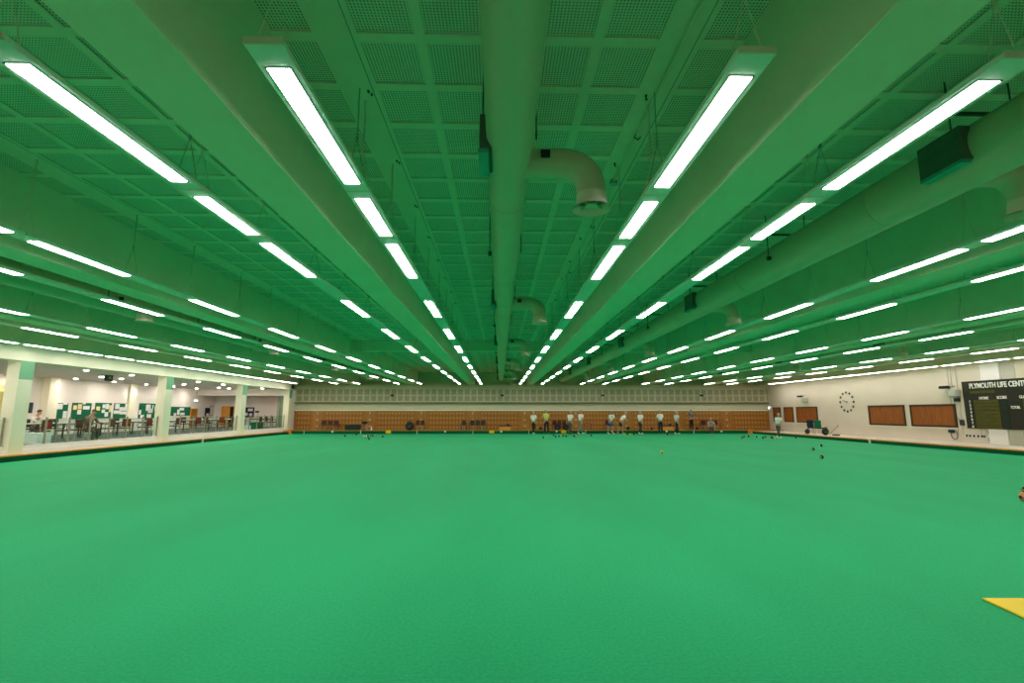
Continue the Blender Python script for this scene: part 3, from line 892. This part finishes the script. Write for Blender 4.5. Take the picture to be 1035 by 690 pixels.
tt = text('PLYMOUTH LIFE CENTRE', .34, (0, -.012, 0), sb, LETTER)
wd = max(v.co.x for v in tt.data.vertices); want = (sx(1034.5) - sx(981)) * 20 / 17.4
tt.scale = (want / wd, 1.0, 1); tt.location = (sx(981), -.012, sz(1000, 389.3)); tt['label'] = 'white heading letters'
MB().box(sx(981), sx(1006), -.012, 0, sz(990, 397.3), sz(990, 394.6)).build('name_flap', FLAP, sb)
for (w_, px, zpx, py) in (('HOME', 989.5, 995, 402.3), ('SCORE', 1007.5, 1012, 401.6), ('TOTAL', 1020, 1024, 411.7), ('GUEST', 1030.3, 1033, 401)):
    q = text(w_, .16, (sx(px), -.012, sz(zpx, py)), sb, LETTER)
    ww = max(v.co.x for v in q.data.vertices); end = {'HOME': 999, 'SCORE': 1017.5, 'TOTAL': 1030, 'GUEST': 1040}[w_]
    q.scale = ((sx(end) - sx(px)) / ww, 1.1, 1)
rows_z = [sz(979, 405.9) - i * (sz(979, 405.9) - sz(982.4, 431)) / 7 for i in range(8)]
for i in range(8):
    text(str(i + 1), .16, (sx(977.6) + .06, -.012, rows_z[i]), sb, LETTER)
    hh = (rows_z[0] - rows_z[1]) * .44
    MB().box(sx(983.5), sx(1008.6), -.014, 0, rows_z[i] - hh, rows_z[i] + hh, .004).build('name_flap', FLAP, sb)
    MB().box(sx(1009.3), sx(1017.5), -.012, 0, rows_z[i] - hh, rows_z[i] + hh, .004).build('score_flap', FLAPD, sb)
    MB().box(sx(1033), sx(1033) + 1.5, -.014, 0, rows_z[i] - hh, rows_z[i] + hh, .004).build('name_flap', FLAP, sb)
MB().box(sx(1019), sx(1031), -.012, 0, sz(1025, 409), sz(1025, 404.5), .004).build('score_flap', FLAPD, sb)


# ------------------------------------------------------------------ things on the walkways
def linked_seats(label, px0, px1, n, seat=SEATR, Y=39.95, z=None):
    x0 = onY(px0, 430, Y).x; x1 = onY(px1, 430, Y).x; W = (x1 - x0 - .16) / n
    t = thing('linked_seats', label, 'bench seat', ((x0 + x1) / 2, Y, ZF - .03 if z is None else z), 0, 'seats against the lockers')
    s0 = -(x1 - x0 - .16) / 2
    for k in range(n):
        a = s0 + k * W + .04; c = a + W - .08
        MB().box(a, c, -.25, .2, .38, .43, .02).build('seat', seat, t)
        b_ = MB(); b_.box(a, c, .2, .24, .42, .80, .02); b_.build('backrest', seat, t)
        MB().box(a + .05, c - .05, .185, .2, .5, .62, .005).build('seat_emblem', paint('faded red emblem', (.14, .02, .012), .8, .1, 8) if seat is SEATR else seat, t)
    for e in (s0 - .02, -s0 + .02):
        MB().tube([(e, .2, .0), (e, .2, .6), (e, -.22, .62), (e, -.26, .0)], .016, 8).build('arm_frame', DGREY, t)
    MB().box(s0, -s0, -.02, .04, .34, .38).build('rail', STEEL, t)
    for e in (s0 * .5, -s0 * .5): MB().cyl((e, 0, 0), (e, 0, .36), .02, n=8).build('leg', STEEL, t)
    return t


linked_seats('three linked red brown seats left of the dark green box', 322.5, 343, 3)
linked_seats('two linked red brown seats beside the black bag', 418.5, 430, 2)
linked_seats('single dark red seat left of the three dark seats', 465.5, 472, 1)
linked_seats('three linked dark seats in front of the lockers near the centre', 473.5, 492, 3, paint('dark green brown seat', (.05, .03, .012), .7, .2, 6))
linked_seats('red brown linked seats behind the black bags', 557.5, 574, 3)
linked_seats('red brown linked seats behind the seated person', 708, 728, 3)
linked_seats('single brown seat behind the player in blue shorts', 611, 617, 1)


def rucksack(label, px, py, s, Y=39.6, mat=DARK, z=None, name='bag', cat='bag'):
    p = onY(px, py, Y)
    t = thing(name, label, cat, (p.x, Y, ZF - .03 if z is None else z), 0)
    m_ = MB(); m_.ball((0, 0, .42 * s), .42 * s, (1, .6, 1), 16, 10); m_.build('body', mat, t, smooth=True)
    MB().tube([(-.22 * s, -.05, .72 * s), (-.1 * s, -.08, .95 * s), (.1 * s, -.08, .95 * s), (.22 * s, -.05, .72 * s)], .03 * s, 8).build('handle', DGREY, t)
    MB().ball((0, -.22 * s, .3 * s), .2 * s, (1, .5, .8)).build('pocket', DGREY, t, smooth=True)
    return t


rucksack('large black bag with a handle left of two linked seats', 414, 430, .82)
rucksack('black bag in front of the seats right of the player in yellow', 563.5, 430, .62, Y=39.42)
rucksack('black bag standing beside the white-topped player', 572, 430, .58, Y=39.42)
rucksack('low dark blue bag between the two leftmost players', 546.5, 433, .32, mat=BOARDN)
rucksack('small black bag right of the leaning player', 635, 433, .34)
rucksack('low black bag beside the standing man in blue', 704.5, 433.5, .30)
rucksack('small dark bag left of the standing man in blue', 659, 433.5, .26)
# green boxes
p = onY(357, 430, 39.8)
t = thing('storage_box', 'long dark green storage box right of the three linked seats', 'box', (p.x, 39.8, ZF - .03))
MB().box(-.58, .58, -.22, .22, 0, .40, .02).build('box_body', paint('dark green box', (.008, .03, .018), .6, .1, 6), t)
MB().box(-.60, .60, -.24, .24, .40, .46, .015).build('lid', DARK, t)
p = onY(368.4, 430, 39.9)
t = thing('stool', 'small black stool with silver legs beside the green box', 'stool', (p.x, 39.9, ZF - .03))
MB().box(-.2, .2, -.18, .18, .52, .70, .04).build('seat', DARK, t)
for sx_, sy_ in ((-1, -1), (-1, 1), (1, -1), (1, 1)): MB().cyl((sx_ * .22, sy_ * .2, 0), (sx_ * .15, sy_ * .14, .53), .014, n=8).build('leg', STEEL, t)
MB().tube([(-.2, -.2, .2), (.2, -.2, .2)], .012, 6).build('foot_rail', STEEL, t)
o = MB().cyl((0, 0, 0), (0, 0, .3), .06, .05, n=12).build('marker_bollard', WHT); o.location = onY(375.3, 434, 39.3) ; o.location.z = ZF - .03
tag(o, 'short white bollard right of the black stool', 'bollard')
# tables
for px, lab in ((510.5, 'low orange wood cabinet with dark top at the centre of the far wall'), (674.5, 'low orange wood cabinet between two players in white')):
    p = onY(px, 430, 39.7)
    t = thing('low_cabinet', lab, 'cabinet', (p.x, 39.7, ZF - .03), 0, 'low orange cabinets at the far end')
    MB().box(-.46, .46, -.22, .22, .02, .30, .01).build('body', TIMB, t)
    MB().box(-.54, .54, -.26, .26, .30, .38, .01).build('top', DGREY, t)
    MB().box(.12, .34, -.08, .1, .38, .50, .03).build('handle', DARK, t)
# loop frame
p = onY(594, 430, 39.8)
t = thing('push_frame', 'bent grey tube frame right of the two white-topped players', 'trolley frame', (p.x, 39.8, ZF - .03))
MB().tube([(-.32, 0, .0), (-.28, 0, .52), (-.1, 0, .60), (.22, 0, .58), (.30, 0, .45), (.30, 0, 0)], .022, 8).build('tube_frame', DGREY, t)
MB().tube([(-.30, 0, .25), (.30, 0, .25)], .015, 8).build('cross_bar', DGREY, t)
# scorecard trolleys on the right walkway
for k, (px, mt_, lab) in enumerate(((822, BOARDN, 'navy padded chair on the right walkway beside the bags'), (829.5, BOARDG, 'green padded chair on the right walkway beside the bags'))):
    p = onX(px, 433, 21.9); t = thing('padded_chair', lab, 'chair', (21.9, p.y, ZS - .02), PI / 2 * 0 + 1.9)
    MB().box(-.25, .25, -.25, .25, .38, .46, .03).build('seat', DARK, t)
    MB().box(-.25, .25, .22, .30, .46, .95, .03).build('backrest', mt_, t)
    for sx_ in (-1, 1):
        for sy_ in (-1, 1): MB().cyl((sx_ * .22, sy_ * .22, 0), (sx_ * .22, sy_ * .22, .4), .02, n=8).build('leg', STEEL, t)
for k, (px, s_, lab) in enumerate(((816, .42, 'dark bag left of the navy padded chair'), (834, .55, 'dark green bag right of the green padded chair'))):
    p = onX(px, 434, 21.2); rucksack(lab, 0, 0, s_, mat=DARK if k == 0 else paint('dark green nylon', (.01, .03, .015), .8, .1, 6)).location = (21.2, p.y, ZS - .02)
p = onX(838, 436, 21.7); t = thing('lifting_pole', 'pale pole leaning out of the bags on the right walkway', 'pole', (21.7, p.y, ZS - .02))
MB().cyl((0, 0, .02), (0, -.9, .62), .015, n=8).build('shaft', TANST, t); MB().ball((0, -.92, .635), .03).build('tip', DARK, t)
p = onX(845, 439, 21.5); o = MB().box(-.1, .1, -.25, .25, 0, .08, .02).build('rubber_mat', DGREY); o.location = (21.5, p.y, ZS - .02); tag(o, 'small grey mat on the right walkway right of the bags', 'mat')
p = onX(778.5, 412, WX); t = thing('wall_lamp', 'small round white lamp at the far end of the right wall', 'lamp', (WX, p.y, p.z))
MB().cyl((-.10, 0, 0), (0, 0, 0), .14, .16, n=16).build('lamp_body', WHT, t)
MB().cyl((-.11, 0, 0), (-.10, 0, 0), .12, n=16).build('lamp_lens', emit('lamp lens glow', (.9, 1, .95), 2.0), t)

# ------------------------------------------------------------------ markers on the banks
for i, px in enumerate((307.3, 364.6, 421.5, 478, 534.6, 592, 646, 701.3, 756.6)):
    p = onY(px, 437, YF + .26)
    t = thing('rink_peg', 'cream rink peg on the far bank, %s from the left' % ORD[i], 'rink peg', (p.x, YF + .26, 0), 0, 'cream rink pegs on the far bank')
    MB().box(-.032, .032, -.03, .03, -.08, .27, .008).build('peg', OLIVE, t)
    MB().box(-.045, .045, -.035, .035, -.08, -.02, .004).build('foot', ORNG, t)
for i, px in enumerate((336, 449.9, 506.6, 562.6, 619, 673.8, 729.2)):
    p = onY(px, 436, YF + .28)
    o = MB().cyl((0, -.03, 0), (0, .02, 0), .08, n=24).build('centre_disc', WHT); o.location = (p.x, YF + .29, ZF - .09)
    tag(o, 'round white rink disc on the far bank, %s from the left' % ORD[i], 'rink disc', 'round white rink discs on the far bank')
for px, lab in ((392.5, 'leftmost yellow distance sign on the far bank'), (497, 'middle yellow distance sign on the far bank'), (569.7, 'rightmost yellow distance sign on the far bank')):
    p = onY(px, 436, YF + .25)
    t = thing('distance_sign', lab, 'sign', (p.x, YF + .24, 0.03), 0, 'yellow signs on the far bank')
    MB().box(-.20, .20, -.02, .02, .0, .22, .01).build('panel', YEL, t)
    MB().box(-.24, .24, -.01, .03, -.11, 0, .01).build('foot', BOARDN, t)
for (x, y, lab) in ((XR + .0, YF + .1, 'orange corner block at the far right corner of the green'), (XL + .05, YF + .1, 'orange corner block at the far left corner of the green')):
    o = MB().box(-.12, .12, -.12, .12, -.08, .32, .02).build('corner_block', ORNG); o.location = (x, y, 0); tag(o, lab, 'corner block')
for px, lab in ((204.8, 'cream rink peg on the left bank'),):
    p = onX(px, 444, XL - .22); t = thing('rink_peg', lab, 'rink peg', (XL - .22, p.y, 0))
    MB().box(-.03, .03, -.05, .05, -.08, .22, .008).build('peg', FASC, t)
p = onX(879, 446, XR + .22); t = thing('rink_peg', 'cream rink peg on the right bank', 'rink peg', (XR + .22, p.y, 0))
MB().box(-.03, .03, -.05, .05, -.08, .22, .008).build('peg', FASC, t)
p = onX(282.5, 437, XL - .2); o = MB().box(-.2, .2, -.2, .2, -.08, .12, .03).build('corner_box', DARK); o.location = (XL - .05, YF + .02, 0)
o.location = (XL - .12, YF - .25, 0); tag(o, 'small dark box left of the orange block at the far left corner', 'box')
# yellow corner sheet in the foreground
pts = [onZ(993, 606, 0), onZ(1033, 606, 0), onZ(1046, 608, 0), onZ(1048, 631, 0)]
ys = MB(); A_ = [Vector((q.x, q.y, .004)) for q in pts]
b_ = [ys.bm.verts.new(q) for q in A_]; c_ = [ys.bm.verts.new(q + Vector((0, 0, .012))) for q in A_]
ys.bm.faces.new(b_[::-1]); ys.bm.faces.new(c_)
for k in range(4): ys.bm.faces.new((b_[k], b_[(k + 1) % 4], c_[(k + 1) % 4], c_[k]))
o = ys.build('delivery_mat', YEL); tag(o, 'flat yellow mat corner on the green at the right edge', 'mat')

# ------------------------------------------------------------------ bowls
MAR = paint('maroon bowl', (.07, .008, .018), .25, .1, 10); BLK = paint('black bowl', (.012, .010, .014), .25, .1, 10)
PUR = paint('purple bowl', (.09, .02, .16), .25, .1, 10); NAV = paint('navy bowl', (.02, .02, .09), .25, .1, 10)
YB = paint('yellow bowl', (.75, .50, .08), .3, .1, 10); CRB = paint('cream bowl', (.80, .62, .45), .3, .1, 10); ORB = paint('tan orange bowl', (.62, .22, .09), .3, .1, 10)
BR = .066


def bowl(px, py, mat, lab, ring=YB, r=BR, rz=0., grp='bowls at the far end of the green'):
    p = onZ(px, py, r); p.y = min(p.y, YF - .12) if py > 439.4 else p.y
    if p.y > YF - .1:
        p = onY(px, py, YF - .12)
    t = thing('lawn_bowl', lab, 'bowl', (p.x, p.y, 0), rz, grp)
    MB().ball((0, 0, r), r, (.93, 1, 1), 24, 16).build('bowl_body', mat, t, smooth=True)
    for sg in (-1, 1):
        MB().cyl((sg * r * .86, 0, r), (sg * r * .945, 0, r), r * .36, r * .3, n=16).build('side_disc', ring, t)
    return t


LBL = [(348.7, 440.3, MAR, 'maroon bowl lying alone, leftmost at the far end of the green'),
       (360, 438.9, MAR, 'maroon bowl just under the far bank, second from the left'),
       (367.6, 440.8, CRB, 'left one of the two cream bowls in the left cluster'), (370.2, 440.8, CRB, 'right one of the two cream bowls in the left cluster'),
       (371.8, 440.4, MAR, 'maroon bowl touching the two cream bowls'), (375.3, 440.0, BLK, 'black bowl left of the small yellow bowl'),
       (376.8, 440.1, NAV, 'navy bowl touching the small yellow bowl'), (378.6, 440.4, YB, 'small yellow bowl in the left cluster'),
       (373.2, 443.3, BLK, 'black bowl nearest the camera in the left cluster'), (387, 441.1, MAR, 'maroon bowl under the leftmost yellow sign'),
       (549.2, 441.9, MAR, 'maroon bowl between the two leftmost players'), (559.4, 439.6, NAV, 'navy bowl just right of the player in yellow'),
       (561.8, 441.3, BLK, 'black bowl nearest the camera right of the player in yellow'), (565, 440.6, PUR, 'purple bowl left of the yellow marked bowl'),
       (567.6, 440.2, YB, 'yellow bowl below the rightmost yellow sign'), (569, 440.3, MAR, 'maroon bowl touching the yellow bowl under the sign'),
       (572.2, 440.6, MAR, 'maroon bowl at the feet of the third player'), (580.4, 440.3, NAV, 'navy bowl between the third and fourth players'),
       (582.2, 440.4, ORB, 'orange bowl between the third and fourth players'), (597.6, 439.8, PUR, 'purple bowl alone right of the fourth player'),
       (631.5, 438.6, YB, 'leftmost yellow bowl in the row beside the leaning player'), (634, 438.7, BLK, 'black bowl in the row beside the leaning player'),
       (637, 438.6, YB, 'second yellow bowl in the row beside the leaning player'), (640.5, 438.7, MAR, 'maroon bowl ending the row beside the leaning player'),
       (674.5, 438.9, NAV, 'navy bowl in front of the right low cabinet'), (677.3, 438.8, ORB, 'orange bowl in front of the right low cabinet'),
       (749.8, 442.2, BLK, 'black bowl, leftmost of the right group'), (751.9, 441.0, MAR, 'maroon bowl, second of the right group'),
       (756.7, 440.7, MAR, 'dark maroon bowl below the rightmost far bank peg'), (764.6, 441.3, BLK, 'black bowl alone between pairs near the right corner'),
       (771, 442.3, MAR, 'maroon bowl, left one of a pair near the right corner'), (773.4, 441.4, BLK, 'black bowl, right one of a pair near the right corner'),
       (779.6, 441.8, NAV, 'navy bowl in front of the orange corner block'), (781.3, 442.5, BLK, 'black bowl touching the navy bowl by the corner block'),
       (782.8, 442.9, YB, 'yellow bowl left of the player by the right corner'), (804.6, 442.2, PUR, 'purple bowl near the right bank'),
       (829.9, 450.1, PUR, 'dark purple bowl nearest the right bank')]
for (px, py, mt_, lab) in LBL: bowl(px, py, mt_, lab, ring=WHT if mt_ in (PUR, BLK) else YB, rz=random.uniform(-1, 1))
bowl(821.8, 453.6, BLK, 'black bowl with an orange disc, left of the purple bowl', ring=ORB, rz=.5)
bowl(830.6, 461.8, BLK, 'black bowl with a yellow disc, nearest on the right side', ring=YB, rz=.6)
bowl(669.4, 457.0, YB, 'yellow and black bowl lying alone in the middle of the green', ring=BLK, rz=1.1)
bowl(1035.5, 502, ORB, 'tan orange bowl cut by the right edge of the picture', ring=BLK, r=.085, grp='bowls cut by the right edge')
bowl(1036.5, 495, BLK, 'black bowl just behind the tan one at the right edge', ring=ORB, r=.066, grp='bowls cut by the right edge')

# ------------------------------------------------------------------ people
def skin(name, verts, edges, radii, mat, parent, root=0, sub=1):
    me = bpy.data.meshes.new(name); me.from_pydata([tuple(v) for v in verts], edges, [])
    o = bpy.data.objects.new(name, me); COL.objects.link(o)
    o.modifiers.new('s', 'SKIN')
    for i, r in enumerate(radii):
        d = me.skin_vertices[0].data[i]; d.radius = (r, r) if not isinstance(r, tuple) else r
        d.use_root = (i == root)
    sb_ = o.modifiers.new('u', 'SUBSURF'); sb_.levels = sub; sb_.render_levels = sub
    bpy.context.view_layer.update()
    m2 = bpy.data.meshes.new_from_object(o.evaluated_get(bpy.context.evaluated_depsgraph_get()))
    m2.name = name
    bpy.data.objects.remove(o); bpy.data.meshes.remove(me)
    for p_ in m2.polygons: p_.use_smooth = True
    m2.materials.clear(); m2.materials.append(mat)
    o = bpy.data.objects.new(name, m2); COL.objects.link(o); o.parent = parent
    return o


def person(label, loc, rz, shirt, trous, hair=HAIRG, lean=0., head=0., legs=((.35, .1), (-.3, .25)), arms=((.3, .3), (-.3, .3)), H=1.73, shorts=False, shoe=None, seat=None, hold=None, long_sleeve=False):
    """legs: (thigh swing forward, knee bend) left and right; arms: (swing, elbow bend)"""
    t = thing('person', label, 'person', loc, rz)
    s = H / 1.75
    R = lambda a: Matrix.Rotation(a, 3, 'X')       # positive turns +y towards +z
    pel = Vector((0, 0, .96))

    def up(v): return pel + R(-lean) @ (Vector(v) - pel)
    V = [pel, up((0, .0, 1.12)), up((0, 0, 1.32)), up((0, -.01, 1.47)), up((0, .005, 1.54))]
    neck = V[-1]; hd = R(-lean - head)
    V += [neck + hd @ Vector((0, .015, .07)), neck + hd @ Vector((0, .02, .15)), neck + hd @ Vector((0, .01, .20))]
    rad = [(.15, .12), (.14, .105), (.165, .11), (.11, .08), .052, (.062, .075), (.076, .092), (.06, .07)]
    E = [(0, 1), (1, 2), (2, 3), (3, 4), (4, 5), (5, 6), (6, 7)]
    # nose, ears
    V.append(neck + hd @ Vector((0, .125, .125))); rad.append(.012); E.append((6, 8))
    L = []
    for sg, (th, kn) in zip((-1, 1), legs):
        hip = Vector((sg * .095, 0, .90)); knee = hip + R(th) @ Vector((0, 0, -.42)); ank = knee + R(th - kn) @ Vector((0, 0, -.41))
        fa = th - kn; toe = ank + R(max(min(fa, .6), -.9) * .6) @ Vector((0, .17, -.05)); heel = ank + Vector((0, -.04, -.04))
        L.append((hip, knee, ank, toe))
    low = min(min(l[2].z for l in L) - .085, min(l[3].z for l in L) - .035)
    if seat is not None: low = .90 - seat
    n0 = len(V); legidx = []
    for (hip, knee, ank, toe) in L:
        i = len(V); V += [hip, (hip + knee) / 2, knee, (knee + ank) / 2 + Vector((0, -.005, 0)), ank, toe]
        rad += [.095, .08, .056, .056, .036, (.042, .03)]; E += [(0, i), (i, i + 1), (i + 1, i + 2), (i + 2, i + 3), (i + 3, i + 4), (i + 4, i + 5)]
        legidx.append(i)
    armidx = []
    for sg, (sw, eb) in zip((-1, 1), arms):
        sh = up((sg * .20, 0, 1.43)); el = sh + R(-lean * .3 + sw) @ Vector((sg * .05, 0, -.29)); wr = el + R(-lean * .3 + sw + eb) @ Vector((sg * .01, 0, -.25))
        dr = (wr - el).normalized(); pm = wr + dr * .07
        i = len(V); V += [sh, (sh + el) / 2, el, wr, pm]; rad += [.058, .050, .040, .027, (.040, .018)]
        E += [(2, i), (i, i + 1), (i + 1, i + 2), (i + 2, i + 3), (i + 3, i + 4)]
        side = Vector((sg, 0, 0)); fw = side.cross(dr).normalized() * sg
        for k, ln in enumerate((.07, .08, .075, .06)):
            b0 = pm + fw * (.027 - .018 * k) + dr * .02; c1 = b0 + dr * ln * .5; c2 = c1 + (dr * .8 - side * .5).normalized() * ln * .5
            j = len(V); V += [b0, c1, c2]; rad += [.010, .009, .007]; E += [(i + 4, j), (j, j + 1), (j + 1, j + 2)]
        b0 = wr + dr * .03 + fw * .035; c1 = b0 + (dr + fw * .7).normalized() * .045; j = len(V)
        V += [b0, c1]; rad += [.012, .009]; E += [(i + 4, j), (j, j + 1)]
        armidx.append(i)
    base = Vector((0, 0, -low))
    V = [(v + base) * s for v in V]; rs = [tuple(x * s for x in r) if isinstance(r, tuple) else r * s for r in rad]
    skin('body', V, E, rs, SKIN, t)
    # shirt
    sv = [V[0] + Vector((0, 0, .02)), V[1], V[2], V[3]]; sr = [(.172 * s, .142 * s), (.16 * s, .13 * s), (.185 * s, .13 * s), (.12 * s, .09 * s)]; se = [(0, 1), (1, 2), (2, 3)]
    for i in armidx:
        j = len(sv); q = [V[i], V[i + 1], V[i + 1].lerp(V[i + 2], .7)]; rr = [.075, .066, .060]
        if long_sleeve: q[2] = V[i + 2]; q.append(V[i + 3]); rr = [.075, .066, .055, .038]
        sv += q; sr += [x * s for x in rr]; se += [(2, j)] + [(j + k, j + k + 1) for k in range(len(q) - 1)]
    skin('shirt', sv, se, [r if isinstance(r, tuple) else r for r in sr], shirt, t)
    tv = [V[0] + Vector((0, 0, .03)), V[0] - Vector((0, 0, .03))]; tr = [(.165 * s, .135 * s), (.16 * s, .135 * s)]; te = [(0, 1)]
    for i in legidx:
        j = len(tv); q = [V[i], V[i + 1], V[i + 2]]; rr = [.112, .098, .082]
        if shorts: q[2] = V[i + 1].lerp(V[i + 2], .6); rr = [.115, .11, .10]
        else: q += [V[i + 3], V[i + 4] + Vector((0, 0, .015))]; rr += [.075, .062]
        tv += q; tr += [x * s for x in rr]; te += [(1, j)] + [(j + k, j + k + 1) for k in range(len(q) - 1)]
    skin('shorts' if shorts else 'trousers', tv, te, tr, trous, t)
    for i in legidx:
        a, c_ = V[i + 4], V[i + 5]; d = (c_ - a)
        sm = [a + Vector((0, 0, -.01)) - d * .25 + Vector((0, 0, -.03)), a.lerp(c_, .5) + Vector((0, 0, -.015)), c_ + d * .35]
        skin('shoe', sm, [(0, 1), (1, 2)], [(.045, .045), (.05, .045), (.042, .03)], shoe or WHT, t)
    hc = (neck + base) * s
    cap = MB(); cap.ball((0, 0, 0), .105 * s, (.86, 1.02, 1.0), 16, 12)
    bmesh.ops.delete(cap.bm, geom=[v for v in cap.bm.verts if v.co.z < -.02 * s + (v.co.y * .9 if v.co.y > 0 else v.co.y * .5)], context='VERTS')
    cap.xf(Matrix.Translation(hc + hd @ Vector((0, .004, .165)) * s) @ hd.to_4x4()); cap.build('hair', hair, t, smooth=True)
    for sg in (-1, 1):
        MB().ball(hc + hd @ Vector((sg * .030, .098, .150)) * s, .009, u=8, v=6).build('eye', EYEM, t)
        MB().ball(hc + hd @ Vector((sg * .082, .005, .135)) * s, .024, (.4, .8, 1.2), 8, 6).build('ear', SKIN, t)
    MB().box(-.022, .022, -.003, .003, -.004, .004).xf(Matrix.Translation(hc + hd @ Vector((0, .103, .085)) * s) @ hd.to_4x4()).build('mouth', RED, t)
    return t


WS = paint('white polo fabric', (.90, .84, .76), .85, .04, 12); WS2 = paint('pale grey polo fabric', (.62, .62, .56), .85, .05, 12)
YS_ = paint('yellow polo fabric', (.72, .66, .16), .85, .1, 6); BLT = paint('blue grey shirt fabric', (.09, .14, .18), .85, .08, 12)
DT = paint('black trouser fabric', (.018, .020, .018), .9, .1, 12); GT = paint('grey trouser fabric', (.07, .085, .07), .9, .1, 12)
BT = paint('dark blue trouser fabric', (.02, .035, .045), .9, .1, 12); BS = paint('bright blue shorts fabric', (.02, .09, .30), .9, .1, 12)
BGE = paint('beige jumper fabric', (.52, .38, .30), .9, .08, 12); GRN = paint('pale green polo fabric', (.66, .74, .60), .85, .05, 12)
TAN = paint('tan shoe', (.60, .42, .26), .6, .1, 12)


def gpt(px, Y): p = onY(px, 430, Y); return (p.x, Y, 0)


person('person in white top and black trousers, leftmost player, walking', gpt(539.3, 37.2), -.5, WS, DT, legs=((.3, .1), (-.25, .3)), H=1.70)
person('person in yellow top and black trousers, standing right of the leftmost player', gpt(552.3, 37.6), .4, YS_, DT, lean=.08, arms=((.6, .5), (.3, .8)), legs=((.12, .05), (-.12, .1)), H=1.80, shoe=DARK)
person('person in white top and grey trousers beside the rightmost yellow sign', gpt(576.2, 37.5), -.7, WS, GT, lean=.12, arms=((.5, .3), (-.4, .3)), legs=((.35, .15), (-.3, .3)), H=1.75, shoe=DARK)
person('person in white top and pale grey trousers left of the tube frame', gpt(586.8, 37.4), -.9, WS, paint('pale grey trouser fabric', (.20, .23, .19), .9, .1, 12), lean=.1, arms=((.4, .3), (-.5, .2)), legs=((.4, .1), (-.35, .3)), H=1.82)
person('person in white top and bright blue shorts, bending slightly', gpt(617.2, 37.5), PI + .5, WS, BS, lean=.30, arms=((.3, .4), (.2, .4)), legs=((.25, .2), (-.2, .2)), H=1.74, shorts=True)
person('person leaning far forward in white top and black shorts', gpt(627.5, 37.1), -1.3, WS, DT, lean=.65, head=-.2, arms=((.9, .1), (-.4, .2)), legs=((.5, .5), (-.35, .2)), H=1.80, shorts=True, shoe=TAN)
person('person in white top and dark trousers standing alone right of the bowl row', gpt(647.3, 37.1), -.9, WS, paint('dark green trouser fabric', (.02, .04, .03), .9, .1, 12), lean=.06, legs=((.32, .1), (-.3, .3)), H=1.74)
person('person in white top and dark blue trousers left of the right low cabinet', gpt(667.5, 37.6), .2, WS, BT, legs=((.05, .02), (-.05, .05)), arms=((.1, .5), (.1, .5)), H=1.76, shoe=DARK)
person('person in white top and black trousers right of the right low cabinet', gpt(684.2, 37.0), -1.1, WS2, DT, legs=((.3, .1), (-.3, .3)), H=1.70)
p = onY(699, 430, 39.35)
person('man in blue grey shirt and dark trousers standing on the far platform', (p.x, 39.35, ZF - .03), -2.6, BLT, DT, legs=((.08, .05), (-.05, .05)), arms=((.25, .9), (.2, .9)), H=1.62, shoe=DARK)
p = onY(718.5, 430, 38.6)
person('person in beige top sitting on the edge of the far bank', (p.x, 38.62, -.08), PI - .3, BGE, paint('grey brown trouser fabric', (.10, .07, .06), .9, .1, 12), lean=.42, legs=((1.45, 1.3), (1.35, 1.2)), arms=((.7, .4), (.7, .4)), seat=.36 + .16, H=1.70, shoe=TAN)
p = onZ(787.5, 443, 0)
person('person in pale green top and dark trousers walking near the right corner', (p.x, p.y, 0), -1.0, GRN, GT, lean=.2, legs=((.4, .1), (-.4, .4)), arms=((.5, .3), (-.5, .3)), H=1.60)
q = gp(88, -18.25)
person('person in grey clothes sitting behind the gallery glass', (q[0], q[1], ZG), -PI / 2, paint('grey jacket fabric', (.16, .13, .10), .9, .1, 12), paint('brown grey trouser fabric', (.12, .09, .07), .9, .1, 12), HAIRB, lean=.25, head=.3, legs=((1.5, 1.5), (1.4, 1.5)), arms=((.6, 1.0), (.6, 1.0)), seat=.46, H=1.78, shoe=DARK, long_sleeve=True)
chair('chair under the grey-clothed person in the gallery', (q[0] - .12, q[1], ZG), PI / 2, TBROWN, red=False, group=None)
q = gp(34, -21.65)
person('person in white top sitting at the table right of the first column', (q[0], q[1], ZG), -PI / 2, WS, GT, HAIRB, lean=.2, head=.2, legs=((1.5, 1.5), (1.4, 1.5)), arms=((.6, 1.0), (.6, 1.0)), seat=.46, H=1.74, shoe=DARK)
chair('chair under the white-topped person in the gallery', (q[0] - .15, q[1], ZG), PI / 2, TBROWN, red=False, group=None)
